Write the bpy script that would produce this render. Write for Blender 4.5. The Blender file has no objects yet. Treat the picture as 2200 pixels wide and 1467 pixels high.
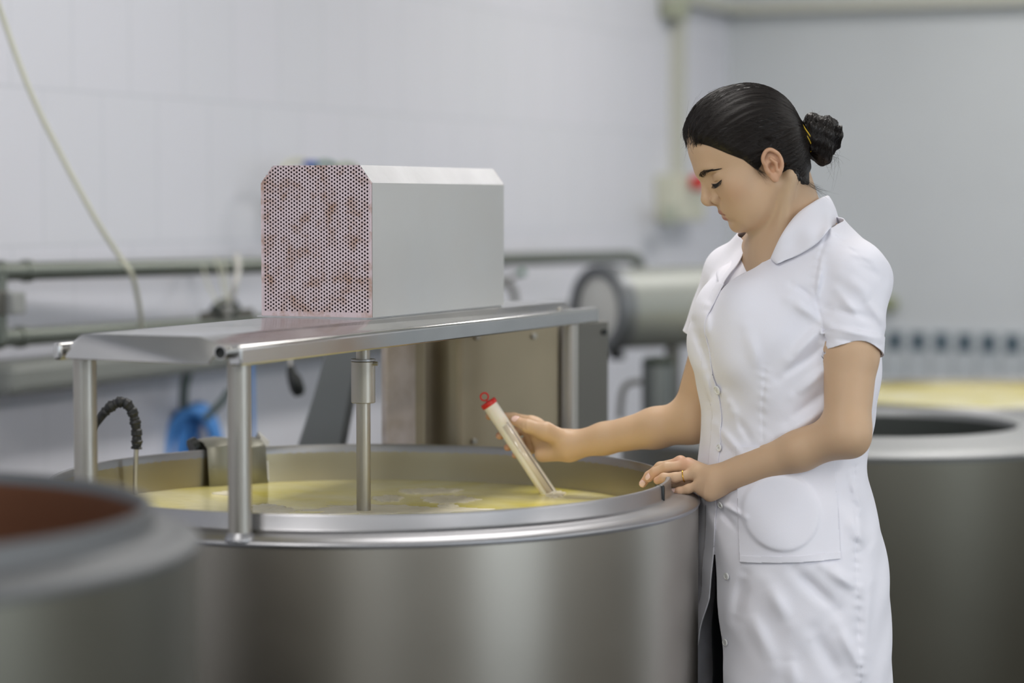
import bpy, bmesh, math, random
import numpy as np
from mathutils import Vector, Matrix
random.seed(7); rng = np.random.default_rng(7)
SC = bpy.context.scene; COL = SC.collection
# ------------------------------------------------------------------ camera
F = 85/36*2200; CZ = 1.45; PITCH = math.atan((733.5-430)/F)
cam_d = bpy.data.cameras.new('camera'); cam = bpy.data.objects.new('camera', cam_d); COL.objects.link(cam)
cam.location = (0, 0, CZ); cam.rotation_euler = (math.pi/2-PITCH, 0, 0)
cam_d.lens = 85; cam_d.sensor_width = 36; cam_d.clip_end = 100
cam_d.dof.use_dof = True; cam_d.dof.focus_distance = 3.93; cam_d.dof.aperture_fstop = 1.9
SC.camera = cam
def P(px, py, Y):
    dx = (px-1100)/F; dy = (733.5-py)/F
    d = np.array([dx, math.cos(PITCH)+dy*math.sin(PITCH), -math.sin(PITCH)+dy*math.cos(PITCH)])
    return np.array([0, 0, CZ])+d*(Y/d[1])
def PV(px, py, Y): return Vector(P(px, py, Y))
# ------------------------------------------------------------------ room frame, world, lights
E1 = Vector((.404, .915, 0)).normalized(); E2 = Vector((E1.y, -E1.x, 0))   # E1 runs along the left wall, E2 to its right
ROOM = Matrix.Rotation(math.atan2(E2.y, E2.x), 4, 'Z')
def R(s, t, z=0): return E2*s+E1*t+Vector((0, 0, z))
SC.view_settings.view_transform = 'Standard'; SC.view_settings.look = 'None'
SC.view_settings.exposure = 0.0; SC.view_settings.gamma = 1; SC.view_settings.use_curve_mapping = False
try:
    SC.cycles.use_denoising = True; SC.cycles.max_bounces = 8; SC.cycles.sample_clamp_indirect = 4
except Exception: pass
w = bpy.data.worlds.new('world'); SC.world = w; w.use_nodes = True
w.node_tree.nodes['Background'].inputs[0].default_value = (.80, .90, 1.0, 1)
w.node_tree.nodes['Background'].inputs[1].default_value = 3.6
def area(name, loc, target, sx, sy, power, col):
    l = bpy.data.lights.new(name, 'AREA'); l.shape = 'RECTANGLE'; l.size = sx; l.size_y = sy; l.energy = power; l.color = col
    o = bpy.data.objects.new(name, l); COL.objects.link(o); o.location = loc
    o.rotation_euler = (Vector(target)-Vector(loc)).to_track_quat('-Z', 'X').to_euler(); return o
CEIL = 3.3
for i, (s, t, pw) in enumerate([(-1.7, 1.2, 34), (-1.7, 4.6, 40), (-1.7, 8.0, 44), (2.2, 1.2, 50), (2.2, 4.6, 50), (2.2, 8.0, 34), (-1.2, -1.8, 42), (1.4, -1.8, 50)]):  # last two: unseen fill lights added behind the camera to brighten coat and face
    c = R(s, t, CEIL-.12)
    area('ceiling_lamp_and_fill', c, c-Vector((0, 0, 1)), 1.3, .5, pw, (1, .965, .93)).rotation_euler = (0, 0, math.atan2(E1.y, E1.x))
# ------------------------------------------------------------------ materials
MATS = {}
def lin(c): return tuple(((x/255)/12.92 if x/255 <= .04045 else ((x/255+.055)/1.055)**2.4) for x in c)+(1,)
def mat(name, col, rough=.5, metal=0, bump=0, bscale=60, var=0, vscale=4, aniso=0, sss=0, coat=0, stretch=None, col2=None, spec=.5, rvar=0):
    if name in MATS: return MATS[name]
    m = bpy.data.materials.new(name); m.use_nodes = True; nt = m.node_tree; N = nt.nodes; L = nt.links
    b = N['Principled BSDF']; b.inputs['Roughness'].default_value = rough; b.inputs['Metallic'].default_value = metal
    b.inputs['Specular IOR Level'].default_value = spec
    c = lin(col); b.inputs['Base Color'].default_value = c
    tc = N.new('ShaderNodeTexCoord'); mp = N.new('ShaderNodeMapping'); L.new(tc.outputs['Object'], mp.inputs[0])
    if stretch: mp.inputs['Scale'].default_value = stretch
    if var or col2 or rvar:
        n = N.new('ShaderNodeTexNoise'); n.inputs['Scale'].default_value = vscale; n.inputs['Detail'].default_value = 6
        L.new(mp.outputs[0], n.inputs['Vector'])
        if var or col2:
            r = N.new('ShaderNodeValToRGB'); r.color_ramp.elements[0].position = .35; r.color_ramp.elements[1].position = .65
            c2 = lin(col2) if col2 else tuple(min(1, x*(1+var)) for x in c[:3])+(1,)
            c1 = c if col2 else tuple(x*(1-var) for x in c[:3])+(1,)
            r.color_ramp.elements[0].color = c1; r.color_ramp.elements[1].color = c2
            L.new(n.outputs['Fac'], r.inputs[0]); L.new(r.outputs[0], b.inputs['Base Color'])
        if rvar:
            mr = N.new('ShaderNodeMapRange'); mr.inputs['To Min'].default_value = rough-rvar; mr.inputs['To Max'].default_value = rough+rvar
            mr.inputs['From Min'].default_value = .3; mr.inputs['From Max'].default_value = .7
            L.new(n.outputs['Fac'], mr.inputs['Value']); L.new(mr.outputs[0], b.inputs['Roughness'])
    if bump:
        n2 = N.new('ShaderNodeTexNoise'); n2.inputs['Scale'].default_value = bscale; n2.inputs['Detail'].default_value = 4
        bp = N.new('ShaderNodeBump'); bp.inputs['Strength'].default_value = bump; bp.inputs['Distance'].default_value = .002
        L.new(mp.outputs[0], n2.inputs['Vector']); L.new(n2.outputs['Fac'], bp.inputs['Height']); L.new(bp.outputs[0], b.inputs['Normal'])
    if aniso:
        b.inputs['Anisotropic'].default_value = aniso
        tg = N.new('ShaderNodeTangent'); tg.direction_type = 'RADIAL'; tg.axis = 'Z'; L.new(tg.outputs[0], b.inputs['Tangent'])
    if sss:
        b.inputs['Subsurface Weight'].default_value = sss; b.inputs['Subsurface Radius'].default_value = (.012, .005, .003)
        b.inputs['Subsurface Scale'].default_value = 1.0
    if coat: b.inputs['Coat Weight'].default_value = coat; b.inputs['Coat Roughness'].default_value = .1
    MATS[name] = m; return m
def mnodes(m): return m.node_tree.nodes, m.node_tree.links, m.node_tree.nodes['Principled BSDF']
steel_body = mat('brushed_steel_body', (158, 153, 144), .36, 1, bump=.03, bscale=14, aniso=.5, rvar=.04, vscale=3)
steel_body.node_tree.nodes['Principled BSDF'].inputs['Anisotropic Rotation'].default_value = .25
steel_rim = mat('steel_rim', (158, 158, 161), .42, 1, bump=.012, bscale=30, rvar=.04, vscale=9)
steel_in = mat('steel_inner', (164, 156, 134), .33, 1, bump=.06, bscale=20, rvar=.06, vscale=6)
steel_pl = mat('polished_steel', (196, 195, 193), .2, 1, bump=.03, bscale=25, rvar=.06, vscale=8)
steel_tb = mat('steel_tube', (172, 168, 160), .42, 1, bump=.01, bscale=60, rvar=.04, vscale=12)
steel_box = mat('matt_steel_cover', (208, 207, 204), .5, .85, bump=.06, bscale=25, rvar=.05, vscale=7)
steel_ch = mat('scratched_steel', (186, 187, 190), .48, 1, bump=.25, bscale=30, var=.05, vscale=12)
panel_m = mat('beige_steel_panel', (160, 149, 126), .42, .8, bump=.05, bscale=12, rvar=.06, vscale=5, var=.06)
strip_m = mat('worn_pale_strip', (196, 186, 180), .5, .3, col2=(176, 164, 152), vscale=22)
grey_m = mat('grey_painted_metal', (112, 111, 105), .4, .6)
dark_m = mat('dark_rubber', (22, 24, 24), .55, bump=.6, bscale=120)
black_m = mat('black_plastic', (18, 22, 20), .4)
copper_m = mat('copper_lining', (118, 82, 62), .5, .9, bump=.05, bscale=20)
pipe_m = mat('dull_steel_pipe', (132, 137, 129), .45, .9, rvar=.05, vscale=5)
blue_m = mat('blue_hose_rubber', (72, 136, 205), .4)
cream_m = mat('cream_cable', (205, 205, 185), .5)
red_m = mat('red_plastic', (214, 40, 34), .35)
white_pl = mat('white_plastic', (225, 222, 214), .35, sss=.1)
# ------------------------------------------------------------------ helpers
def link(o, parent=None):
    COL.objects.link(o)
    if parent is not None: o.parent = parent
    return o
def tag(o, label=None, cat=None, group=None, kind=None):
    if label: o['label'] = label
    if cat: o['category'] = cat
    if group: o['group'] = group
    if kind: o['kind'] = kind
    return o
def empty(name, loc=(0, 0, 0)):
    o = bpy.data.objects.new(name, None); COL.objects.link(o); o.location = loc; o.empty_display_size = .05; return o
def meshobj(name, vf, m, parent=None, smooth=True, auto=40):
    V, Fc = vf; me = bpy.data.meshes.new(name)
    me.from_pydata([tuple(map(float, v)) for v in V], [], [tuple(map(int, f)) for f in Fc]); me.validate()
    me.materials.append(m); o = bpy.data.objects.new(name, me)
    if smooth:
        me.polygons.foreach_set('use_smooth', [True]*len(me.polygons))
        if auto: me.set_sharp_from_angle(angle=math.radians(auto))
    COL.objects.link(o)
    if parent is not None:
        o.parent = parent; o.matrix_parent_inverse = parent.matrix_basis.inverted()
    return o
class MB:
    def __init__(s): s.v = []; s.f = []
    def add(s, V, Fc):
        n = len(s.v); s.v += [tuple(v) for v in V]; s.f += [tuple(i+n for i in f) for f in Fc]; return s
    def box(s, c, sx, sy, sz, ax=None):
        ax = ax or (Vector((1, 0, 0)), Vector((0, 1, 0)), Vector((0, 0, 1)))
        c = Vector(c); V = [c+ax[0]*sx/2*a+ax[1]*sy/2*b+ax[2]*sz/2*d for a in (-1, 1) for b in (-1, 1) for d in (-1, 1)]
        return s.add(V, [(0, 1, 3, 2), (4, 6, 7, 5), (0, 4, 5, 1), (2, 3, 7, 6), (0, 2, 6, 4), (1, 5, 7, 3)])
    def prism(s, pts, d):            # polygon extruded by vector d
        n = len(pts); pts = [Vector(p) for p in pts]; d = Vector(d)
        return s.add(pts+[p+d for p in pts], [tuple(range(n))[::-1], tuple(range(n, 2*n))]+[(i, (i+1) % n, n+(i+1) % n, n+i) for i in range(n)])
    def tube(s, pts, r, n=12, cap=True):
        pts = [Vector(p) for p in pts]; m = len(pts); rs = r if hasattr(r, '__len__') else [r]*m
        T = [(pts[min(i+1, m-1)]-pts[max(i-1, 0)]).normalized() for i in range(m)]
        u = T[0].orthogonal().normalized(); V = []
        for i in range(m):
            u = (u-T[i]*u.dot(T[i])).normalized(); q = T[i].cross(u)
            V += [pts[i]+(u*math.cos(2*math.pi*k/n)+q*math.sin(2*math.pi*k/n))*rs[i] for k in range(n)]
        Fc = [(i*n+k, i*n+(k+1) % n, (i+1)*n+(k+1) % n, (i+1)*n+k) for i in range(m-1) for k in range(n)]
        if cap: Fc += [tuple(range(n))[::-1], tuple(range((m-1)*n, m*n))]
        return s.add(V, Fc)
    def lathe(s, prof, c, n=128, axis=None, closed=False):
        c = Vector(c); az = (axis or Vector((0, 0, 1))).normalized()
        ux = az.orthogonal().normalized() if axis is not None else Vector((1, 0, 0)); uy = az.cross(ux)
        V = [c+ux*(r*math.cos(2*math.pi*k/n))+uy*(r*math.sin(2*math.pi*k/n))+az*z for (r, z) in prof for k in range(n)]
        m = len(prof)
        Fc = [(i*n+k, i*n+(k+1) % n, (i+1)*n+(k+1) % n, (i+1)*n+k) for i in range(m-1) for k in range(n)]
        if closed: Fc += [((m-1)*n+k, (m-1)*n+(k+1) % n, (k+1) % n, k) for k in range(n)]
        return s.add(V, Fc)
    def build(s, name, m, parent=None, smooth=True, bevel=0, auto=35, seg=2):
        o = meshobj(name, (s.v, s.f), m, parent, smooth, auto)
        bm = bmesh.new(); bm.from_mesh(o.data); bmesh.ops.recalc_face_normals(bm, faces=bm.faces); bm.to_mesh(o.data); bm.free()
        if bevel:
            b = o.modifiers.new('bevel', 'BEVEL'); b.width = bevel; b.segments = seg; b.limit_method = 'ANGLE'; b.angle_limit = math.radians(30)
        return o
def smoothpath(pts, k=8):
    pts = [Vector(p) for p in pts]; out = []
    for i in range(len(pts)-1):
        a = pts[max(i-1, 0)]; b = pts[i]; c = pts[i+1]; d = pts[min(i+2, len(pts)-1)]
        for j in range(k):
            t = j/k; out.append(.5*((2*b)+(c-a)*t+(2*a-5*b+4*c-d)*t*t+(3*b-a-3*c+d)*t**3))
    out.append(pts[-1]); return out
def disc(c, r, n=16): return [(c[0]+r*math.cos(2*math.pi*k/n), c[1]+r*math.sin(2*math.pi*k/n)) for k in range(n)]

# ------------------------------------------------------------------ the setting
S0, S1, T0, T1 = -3.42, 3.6, -3.2, 10.08
AX = (E2, E1, Vector((0, 0, 1)))
wall_m = mat('white_wall_tile', (226, 226, 232), .38, bump=0, spec=.4)
N, L, B = mnodes(wall_m)
tc = N.new('ShaderNodeTexCoord'); mp = N.new('ShaderNodeMapping'); mp.inputs['Location'].default_value = (.0, -.07, 0)
mp.inputs['Rotation'].default_value = (0, 0, 0)
cb = N.new('ShaderNodeCombineXYZ'); sp = N.new('ShaderNodeSeparateXYZ'); L.new(tc.outputs['Object'], sp.inputs[0])
ad = N.new('ShaderNodeMath'); ad.operation = 'ADD'; L.new(sp.outputs[0], ad.inputs[0]); L.new(sp.outputs[1], ad.inputs[1])
L.new(ad.outputs[0], cb.inputs[0]); L.new(sp.outputs[2], cb.inputs[1]); L.new(cb.outputs[0], mp.inputs[0])
br = N.new('ShaderNodeTexBrick'); br.inputs['Scale'].default_value = 1; br.offset = .5
br.inputs['Brick Width'].default_value = .26; br.inputs['Row Height'].default_value = .38; br.inputs['Mortar Size'].default_value = .0035; br.inputs['Mortar Smooth'].default_value = .3
br.inputs['Color1'].default_value = lin((217, 217, 225)); br.inputs['Color2'].default_value = lin((215, 216, 223)); br.inputs['Mortar'].default_value = lin((203, 205, 212))
L.new(mp.outputs[0], br.inputs['Vector']); L.new(br.outputs['Color'], B.inputs['Base Color'])
wall2_m = mat('grey_white_wall_paint', (205, 209, 212), .5, var=.03, vscale=1.2)
floor_m = mat('grey_floor_tile', (84, 82, 76), .4, var=.1, vscale=6, bump=.1)
ceil_m = mat('pale_ceiling_paint', (218, 218, 214), .7, var=.02)
frame_m = mat('grey_window_frame', (150, 150, 150), .4)
def struct(o, label=None): o['kind'] = 'structure'; return o
def slab(name, s0, s1, t0, t1, z0, z1, m, parent=None, bevel=0):
    c = R((s0+s1)/2, (t0+t1)/2, (z0+z1)/2); b = MB().box((0, 0, 0), abs(s1-s0), abs(t1-t0), abs(z1-z0))
    o = b.build(name, m, None, smooth=False, bevel=bevel); o.matrix_world = Matrix.Translation(c) @ ROOM
    if parent is not None: o.parent = parent
    return o
W = .15
struct(slab('floor', S0-W, S1+W, T0-W, T1+W, -.12, 0, floor_m))
struct(slab('ceiling', S0-W, S1+W, T0-W, T1+W, CEIL, CEIL+.12, ceil_m))
struct(slab('wall_left', S0-W, S0, T0, T1, 0, CEIL, wall_m))
struct(slab('wall_back', S0-W, S1+W, T1, T1+W, 0, CEIL, wall2_m))
def windowed(name, fixed, along0, along1, opens, z0, z1, vert, n0):
    # a wall with real openings; vert: wall lies along E1 (True) or E2
    e = empty(name); struct(e); k = 0
    def piece(a0, a1, b0, b1):
        if a1-a0 < 1e-3: return
        o = slab('wall_piece', *( (fixed, fixed+W, a0, a1) if vert else (a0, a1, fixed-W, fixed)), b0, b1, wall2_m); o.parent = e
    cur = along0
    for i, (a, b) in enumerate(opens):
        piece(cur, a, 0, CEIL); piece(a, b, 0, z0); piece(a, b, z1, CEIL); cur = b
        we = empty('window_%d' % (n0+i)); struct(we)
        for q0, q1, r0, r1 in ((a, b, z0, z0+.06), (a, b, z1-.06, z1), (a, a+.06, z0, z1), (b-.06, b, z0, z1), ((a+b)/2-.03, (a+b)/2+.03, z0, z1)):
            o = slab('window_frame', *((fixed+.04, fixed+.1, q0, q1) if vert else (q0, q1, fixed-.1, fixed-.04)), r0, r1, frame_m); o.parent = we
    piece(cur, along1, 0, CEIL)
windowed('wall_front', T0, S0-W, S1+W, [(-2.9, -1.5), (1.7, 3.2)], 1.0, 2.8, False, 1)
windowed('wall_right', S1, T0, T1, [(.7, 3.0), (8.2, 9.6)], .15, 2.8, True, 3)
# horizontal trunking on the walls near the ceiling and the tile band
struct(slab('trim_1', S0-.0, S1, T1-.09, T1-.001, 2.255, 2.30, mat('beige_trunking', (196, 196, 184), .5)))
struct(slab('trim_2', S0+.001, S0+.08, 9.2, T1-.09, 2.255, 2.30, MATS['beige_trunking']))
struct(slab('wall_tile_field', S0, S1, T1-.012, T1-.001, 0, .90, mat('white_square_tile', (196, 202, 206), .25)))
N, L, B = mnodes(MATS['white_square_tile'])
def brick(w_, h_, c1, c2, mo, ms, m, off=0, z0=0):
    N, L, B = mnodes(m); tc = N.new('ShaderNodeTexCoord'); sp = N.new('ShaderNodeSeparateXYZ'); cb = N.new('ShaderNodeCombineXYZ')
    L.new(tc.outputs['Object'], sp.inputs[0]); L.new(sp.outputs[0], cb.inputs[0]); az = N.new('ShaderNodeMath'); az.inputs[1].default_value = z0; L.new(sp.outputs[2], az.inputs[0]); L.new(az.outputs[0], cb.inputs[1])
    br = N.new('ShaderNodeTexBrick'); br.offset = off; br.inputs['Scale'].default_value = 1
    br.inputs['Brick Width'].default_value = w_; br.inputs['Row Height'].default_value = h_; br.inputs['Mortar Size'].default_value = ms
    br.inputs['Color1'].default_value = lin(c1); br.inputs['Color2'].default_value = lin(c2); br.inputs['Mortar'].default_value = lin(mo)
    L.new(cb.outputs[0], br.inputs['Vector']); L.new(br.outputs['Color'], B.inputs['Base Color'])
brick(.1, .1, (200, 206, 210), (192, 199, 204), (160, 166, 170), .006, MATS['white_square_tile'])
band_m = mat('dark_blue_tile_band', (96, 114, 124), .25)
brick(.1, .2, (62, 82, 94), (74, 94, 106), (190, 196, 200), .022, band_m, z0=.1)
struct(slab('trim_3', S0, S1, T1-.018, T1-.0125, .812, .890, band_m))

# ------------------------------------------------------------------ cheese vats
def vat_profile(R0, z):          # outer steel shell with its stepped rim, from the lip down (R0 = inner radius)
    return [(R0, z-.03), (R0, z-.003), (R0+.002, z), (R0+.007, z), (R0+.009, z-.003), (R0+.010, z-.021), (R0+.014, z-.0255), (R0+.036, z-.0275), (R0+.044, z-.029), (R0+.052, z-.033), (R0+.056, z-.036), (R0+.057, z-.039), (R0+.055, z-.043)]
dull_rim = mat('dull_steel_rim', (108, 110, 112), .55, .9)
dull_body = mat('dull_steel_body', (112, 110, 100), .42, .95, rvar=.05, vscale=3)
def make_vat(cx, cy, z, R0, lining, label, depth=.55, wide=None, rim=None, shell=None):
    e = empty('cheese_vat', (cx, cy, 0)); tag(e, label, 'vat', 'steel cheese vats')
    pr = vat_profile(R0, z)
    if wide:      # a wider sloping top ring
        pr = [(R0, z-.03), (R0, z-.003), (R0+.003, z), (R0+.012, z-.001), (R0+wide*.6, z-.010), (R0+wide*.95, z-.016), (R0+wide, z-.022), (R0+wide-.002, z-.032)]
    Ro = pr[-1][0]-.001
    MB().lathe(pr, (cx, cy, 0), 192).build('rim', rim or steel_rim, e, auto=50)
    MB().lathe([(Ro, pr[-1][1]+.001), (Ro, .14), (Ro-.01, .12), (0.01, .12)], (cx, cy, 0), 192).build('outer_shell', shell or steel_body, e, auto=50)
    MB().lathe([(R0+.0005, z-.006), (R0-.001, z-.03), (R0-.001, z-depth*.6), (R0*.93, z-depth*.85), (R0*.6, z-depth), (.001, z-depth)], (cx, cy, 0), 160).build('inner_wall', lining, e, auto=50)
    for k in range(4):
        a = math.pi/4+k*math.pi/2
        MB().tube([(cx+(Ro-.08)*math.cos(a), cy+(Ro-.08)*math.sin(a), z_) for z_ in (0, .125)], .028).build('foot', steel_tb, e)
    return e
VC = (-.247, 3.95); VZ = 1.0; VR = .498
vat = make_vat(VC[0], VC[1], VZ, VR, steel_in, 'brushed steel cheese vat full of yellow whey, in front of the woman')
# a small black gap piece on the rim beside the hand
c = Vector((VC[0]+.503*math.cos(-.30), VC[1]+.503*math.sin(-.30), VZ-.013)); a = -.30
MB().box(c, .016, .009, .027, (Vector((math.cos(a), math.sin(a), 0)), Vector((-math.sin(a), math.cos(a), 0)), Vector((0, 0, 1)))).build('rim_catch', black_m, vat, bevel=.003)
make_vat(-.73, 2.36, 1.147, .365, copper_m, 'blurred steel vat with copper lining in the left front corner', rim=dull_rim, shell=dull_body)
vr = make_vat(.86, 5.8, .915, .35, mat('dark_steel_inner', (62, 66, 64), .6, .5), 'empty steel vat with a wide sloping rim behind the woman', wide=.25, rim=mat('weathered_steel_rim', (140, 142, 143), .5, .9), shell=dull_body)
v4 = make_vat(1.50, 7.4, .865, .62, steel_in, 'distant steel vat with pale yellow whey by the tiled back wall')
# whey
whey_m = mat('whey', (206, 204, 120), .16, spec=.35)
N, L, B = mnodes(whey_m)
tc = N.new('ShaderNodeTexCoord'); n = N.new('ShaderNodeTexNoise'); n.inputs['Scale'].default_value = 3.2; n.inputs['Detail'].default_value = 5; n.inputs['Distortion'].default_value = .6
L.new(tc.outputs['Object'], n.inputs['Vector']); r = N.new('ShaderNodeValToRGB')
r.color_ramp.elements[0].position = .38; r.color_ramp.elements[0].color = lin((228, 213, 90)); r.color_ramp.elements[1].position = .62; r.color_ramp.elements[1].color = lin((246, 238, 192))
L.new(n.outputs['Fac'], r.inputs[0]); L.new(r.outputs[0], B.inputs['Base Color'])
n2 = N.new('ShaderNodeTexNoise'); n2.inputs['Scale'].default_value = 38; bp = N.new('ShaderNodeBump'); bp.inputs['Strength'].default_value = .25; bp.inputs['Distance'].default_value = .002
L.new(tc.outputs['Object'], n2.inputs['Vector']); L.new(n2.outputs['Fac'], bp.inputs['Height']); L.new(bp.outputs[0], B.inputs['Normal'])
LZ = .935
def liquid(cx, cy, z, r, label):
    b = MB().lathe([(r, -.04), (r, -.0005), (r-.004, 0), (.001, 0)], (0, 0, 0), 128)
    o = b.build('whey', whey_m); o.location = (cx, cy, z); tag(o, label, 'liquid'); return o
liquid(VC[0], VC[1], LZ, VR-.0015, 'yellow whey filling the vat the woman is sampling')
liquid(1.50, 7.4, .84, .617, 'pale yellow whey in the distant vat by the back wall')
# floating curd
curd_m = mat('white_curd', (220, 212, 186), .45, bump=.5, bscale=90, var=.06, vscale=30)
def curd_raft(pts, label, h=.003):
    nx = len(pts); pts = [P(px, py, (CZ-LZ)*F/(py-430)*1.0) for px, py in pts]
    # outline on the whey plane
    out = []
    for p in pts: out.append((p[0], p[1]))
    cx = sum(p[0] for p in out)/nx; cy = sum(p[1] for p in out)/nx
    sm = smoothpath([(a, b, 0) for a, b in out]+[(out[0][0], out[0][1], 0)], 6)[:-1]
    m = len(sm); V = []; Fc = []
    rings = [(1.0, -.002), (.97, .0008), (.88, .6), (.7, .8), (.45, 1), (.2, .9)]
    for (s, hh) in rings:
        for i, q in enumerate(sm):
            jig = 1+.10*math.sin(i*2.3)+.08*math.sin(i*5.1+s*9)
            z = hh if abs(hh) < .01 else h*(hh+.35*math.sin(i*1.7+s*8))
            V.append((cx+(q.x-cx)*s*jig, cy+(q.y-cy)*s*jig, LZ+z))
    V.append((cx, cy, LZ+h))
    for k in range(len(rings)-1):
        for i in range(m): Fc.append((k*m+i, k*m+(i+1) % m, (k+1)*m+(i+1) % m, (k+1)*m+i))
    k = (len(rings)-1)*m
    for i in range(m): Fc.append((k+i, k+(i+1) % m, len(V)-1))
    mb = MB(); mb.add(V, Fc); o = mb.build('curd_raft', curd_m, auto=60)
    tag(o, label, 'curd', 'rafts of curd floating on the whey'); return o
curd_raft([(858, 1056), (920, 1053), (990, 1055), (960, 1061), (900, 1064), (868, 1061)], 'thin raft of white curd floating farthest back on the whey')
curd_raft([(905, 1073), (950, 1068), (1000, 1070), (1028, 1077), (985, 1083), (930, 1084)], 'broad white curd raft on the whey between stirrer shaft and sampling tube')
curd_raft([(800, 1072), (840, 1067), (866, 1072), (850, 1080), (815, 1080)], 'small pale curd raft just right of the stirrer shaft')
curd_raft([(650, 1099), (720, 1090), (800, 1087), (880, 1089), (930, 1093), (1010, 1094), (1060, 1099), (960, 1104), (820, 1106), (700, 1107)], 'wide flat layer of beige curd along the front rim', .0015)
curd_raft([(940, 1090), (965, 1086), (985, 1091), (965, 1097)], 'tiny white curd lump near the front rim of the vat')
curd_raft([(540, 1090), (575, 1086), (612, 1092), (640, 1101), (600, 1107), (545, 1105)], 'lumpy curd raft against the rim beside the front leg')
curd_raft([(455, 1063), (490, 1059), (535, 1062), (500, 1068)], 'thin curd raft behind the front leg under the bracket')
curd_raft([(1172, 1066), (1196, 1058), (1215, 1062), (1205, 1070), (1185, 1072)], 'curl of foam curd around the foot of the sampling tube')

# ------------------------------------------------------------------ stirrer bridge over the vat
O = Vector((-.507, 3.4825, 0))
def U(u, v, z): return O+E1*u+E2*v+Vector((0, 0, z))
br_ = empty('stirrer_bridge', U(0, 0, 0)); tag(br_, 'polished steel bridge table standing across the vat and carrying the motor cover', 'bridge')
TZ = 1.256; UE = 1.265
def sheet(prof, u0, u1, name, m, th=.0025, sh=0):
    n = len(prof); V = []; Fc = []
    for u in (u0, u1):
        for (v, z) in prof: V.append(U(u, v, z))
    Fc = [(i, i+1, n+i+1, n+i) for i in range(n-1)]
    mb = MB(); mb.add(V, Fc); o = mb.build(name, m, br_, auto=25)
    s = o.modifiers.new('thick', 'SOLIDIFY'); s.thickness = th; s.offset = -1
    b = o.modifiers.new('bevel', 'BEVEL'); b.width = .002; b.segments = 2; b.limit_method = 'ANGLE'
    return o
# flat top with its flanges, as one folded sheet (end flange slopes out and down)
top = MB()
prof = [(-.137, 1.226), (-.130, 1.240), (-.110, 1.2555), (-.104, TZ), (.098, TZ), (.104, 1.2555), (.122, 1.244), (.132, 1.2395), (.142, 1.2395)]
us = [-.035, UE]
V = [U(u, v-(.016 if (u < 0 and .09 < v < .11) else 0), z) for u in us for v, z in prof]; n = len(prof)
Fc = [(i, i+1, n+i+1, n+i) for i in range(n-1)]
V += [U(-.058, -.124, 1.222), U(-.055, .112, 1.219), U(-.058, .128, 1.2395)]
Fc += [(3, 4, 2*n+1, 2*n), (4, 5, 6, 2*n+1), (6, 7, 2*n+2, 2*n+1), (0, 1, 2*n), (1, 2, 2*n), (2, 3, 2*n)]
V += [U(UE+.02, -.125, 1.236), U(UE+.02, .11, 1.236)]
Fc += [(n+3, n+4, 2*n+4, 2*n+3)]
o = meshobj('table_top', (V, Fc), steel_pl, br_, auto=25)
bm = bmesh.new(); bm.from_mesh(o.data); bmesh.ops.recalc_face_normals(bm, faces=bm.faces); bm.to_mesh(o.data); bm.free()
s = o.modifiers.new('thick', 'SOLIDIFY'); s.thickness = .0025; s.offset = 0
b = o.modifiers.new('bevel', 'BEVEL'); b.width = .0022; b.segments = 3; b.limit_method = 'ANGLE'
def hollow(p0, p1, r, t, name, m, parent, n=28):
    p0 = Vector(p0); p1 = Vector(p1); Lg = (p1-p0).length
    return MB().lathe([(r, 0), (r, Lg), (r-t, Lg), (r-t, Lg-.05), (.0005, Lg-.05)] if False else [(r-t, Lg), (r, Lg), (r, 0), (r-t, 0), (r-t, Lg)], p0, n, axis=(p1-p0)).build(name, m, parent)
for v, sgn in ((.150, 1), (-.148, -1)):
    rail = MB(); hz = 1.2185
    pr = [(v-.010, 1.2465), (v+.007, 1.2465), (v+.010, 1.243), (v+.010, hz), (v-.010, hz)] if sgn > 0 else [(v-.007, 1.243), (v+.007, 1.243), (v+.007, hz), (v-.007, hz)]
    rail.prism([U(-.045, a, z) for a, z in pr], E1*(UE+.085))
    rail.build('side_rail', steel_pl, br_, bevel=.004, seg=3)
hollow(U(-.064, .137, 1.2375), U(.42, .137, 1.2375), .0100, .0016, 'edge_tube', steel_pl, br_)
MB().tube([U(-.058, .137, 1.2375), U(-.03, .137, 1.2375)], .0083).build('tube_hole_shade', black_m, br_)  # black core puts the shade inside the open tube end into colour
for (u, v, zb) in ((0, .13, .966), (0, -.13, .966), (1.229, .13, 0)):
    lg = MB().tube([U(u, v, zb+.002), U(u, v, 1.222)], .0170, 32).build('leg', steel_tb, br_)
    MB().lathe([(.0165, .012), (.0190, .008), (.023, .003), (.0235, 0), (.0005, 0)], U(u, v, zb), 28).build('foot_collar', steel_rim, lg)
# small screw on the far end
MB().tube([U(1.16, .138, 1.243), U(1.16, .138, 1.251)], .0045, 10).build('screw', steel_tb, br_, bevel=.001)
# motor cover
mc = empty('motor_cover', U(.78, -.025, TZ)); tag(mc, 'grey steel motor cover with perforated end plate standing on the bridge table', 'machine cover')
bu0, bu1, bv0, bv1, z0, z1, cw, ch = .515, 1.04, -.127, .078, TZ+.0035, 1.507, .022, .029
side = [(bv0, z0), (bv0, z1-ch), (bv0+cw, z1), (bv1-cw, z1), (bv1, z1-ch), (bv1, z0)]
def strip(a, b, m, name, u0=bu0+.003, u1=bu1):
    V = [U(u0, *a), U(u0, *b), U(u1, *b), U(u1, *a)]
    V2 = []
    d = Vector(U(0, *b)-U(0, *a)).normalized().cross(E1)*.0016
    V2 = [q-d for q in V]
    mb = MB(); mb.add(V+V2, [(0, 1, 2, 3), (4, 7, 6, 5), (0, 4, 5, 1), (1, 5, 6, 2), (2, 6, 7, 3), (3, 7, 4, 0)])
    return mb.build(name, m, mc, smooth=False)
strip(side[0], side[1], steel_box, 'side_panel'); strip(side[4], side[5], steel_box, 'side_panel')
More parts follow.
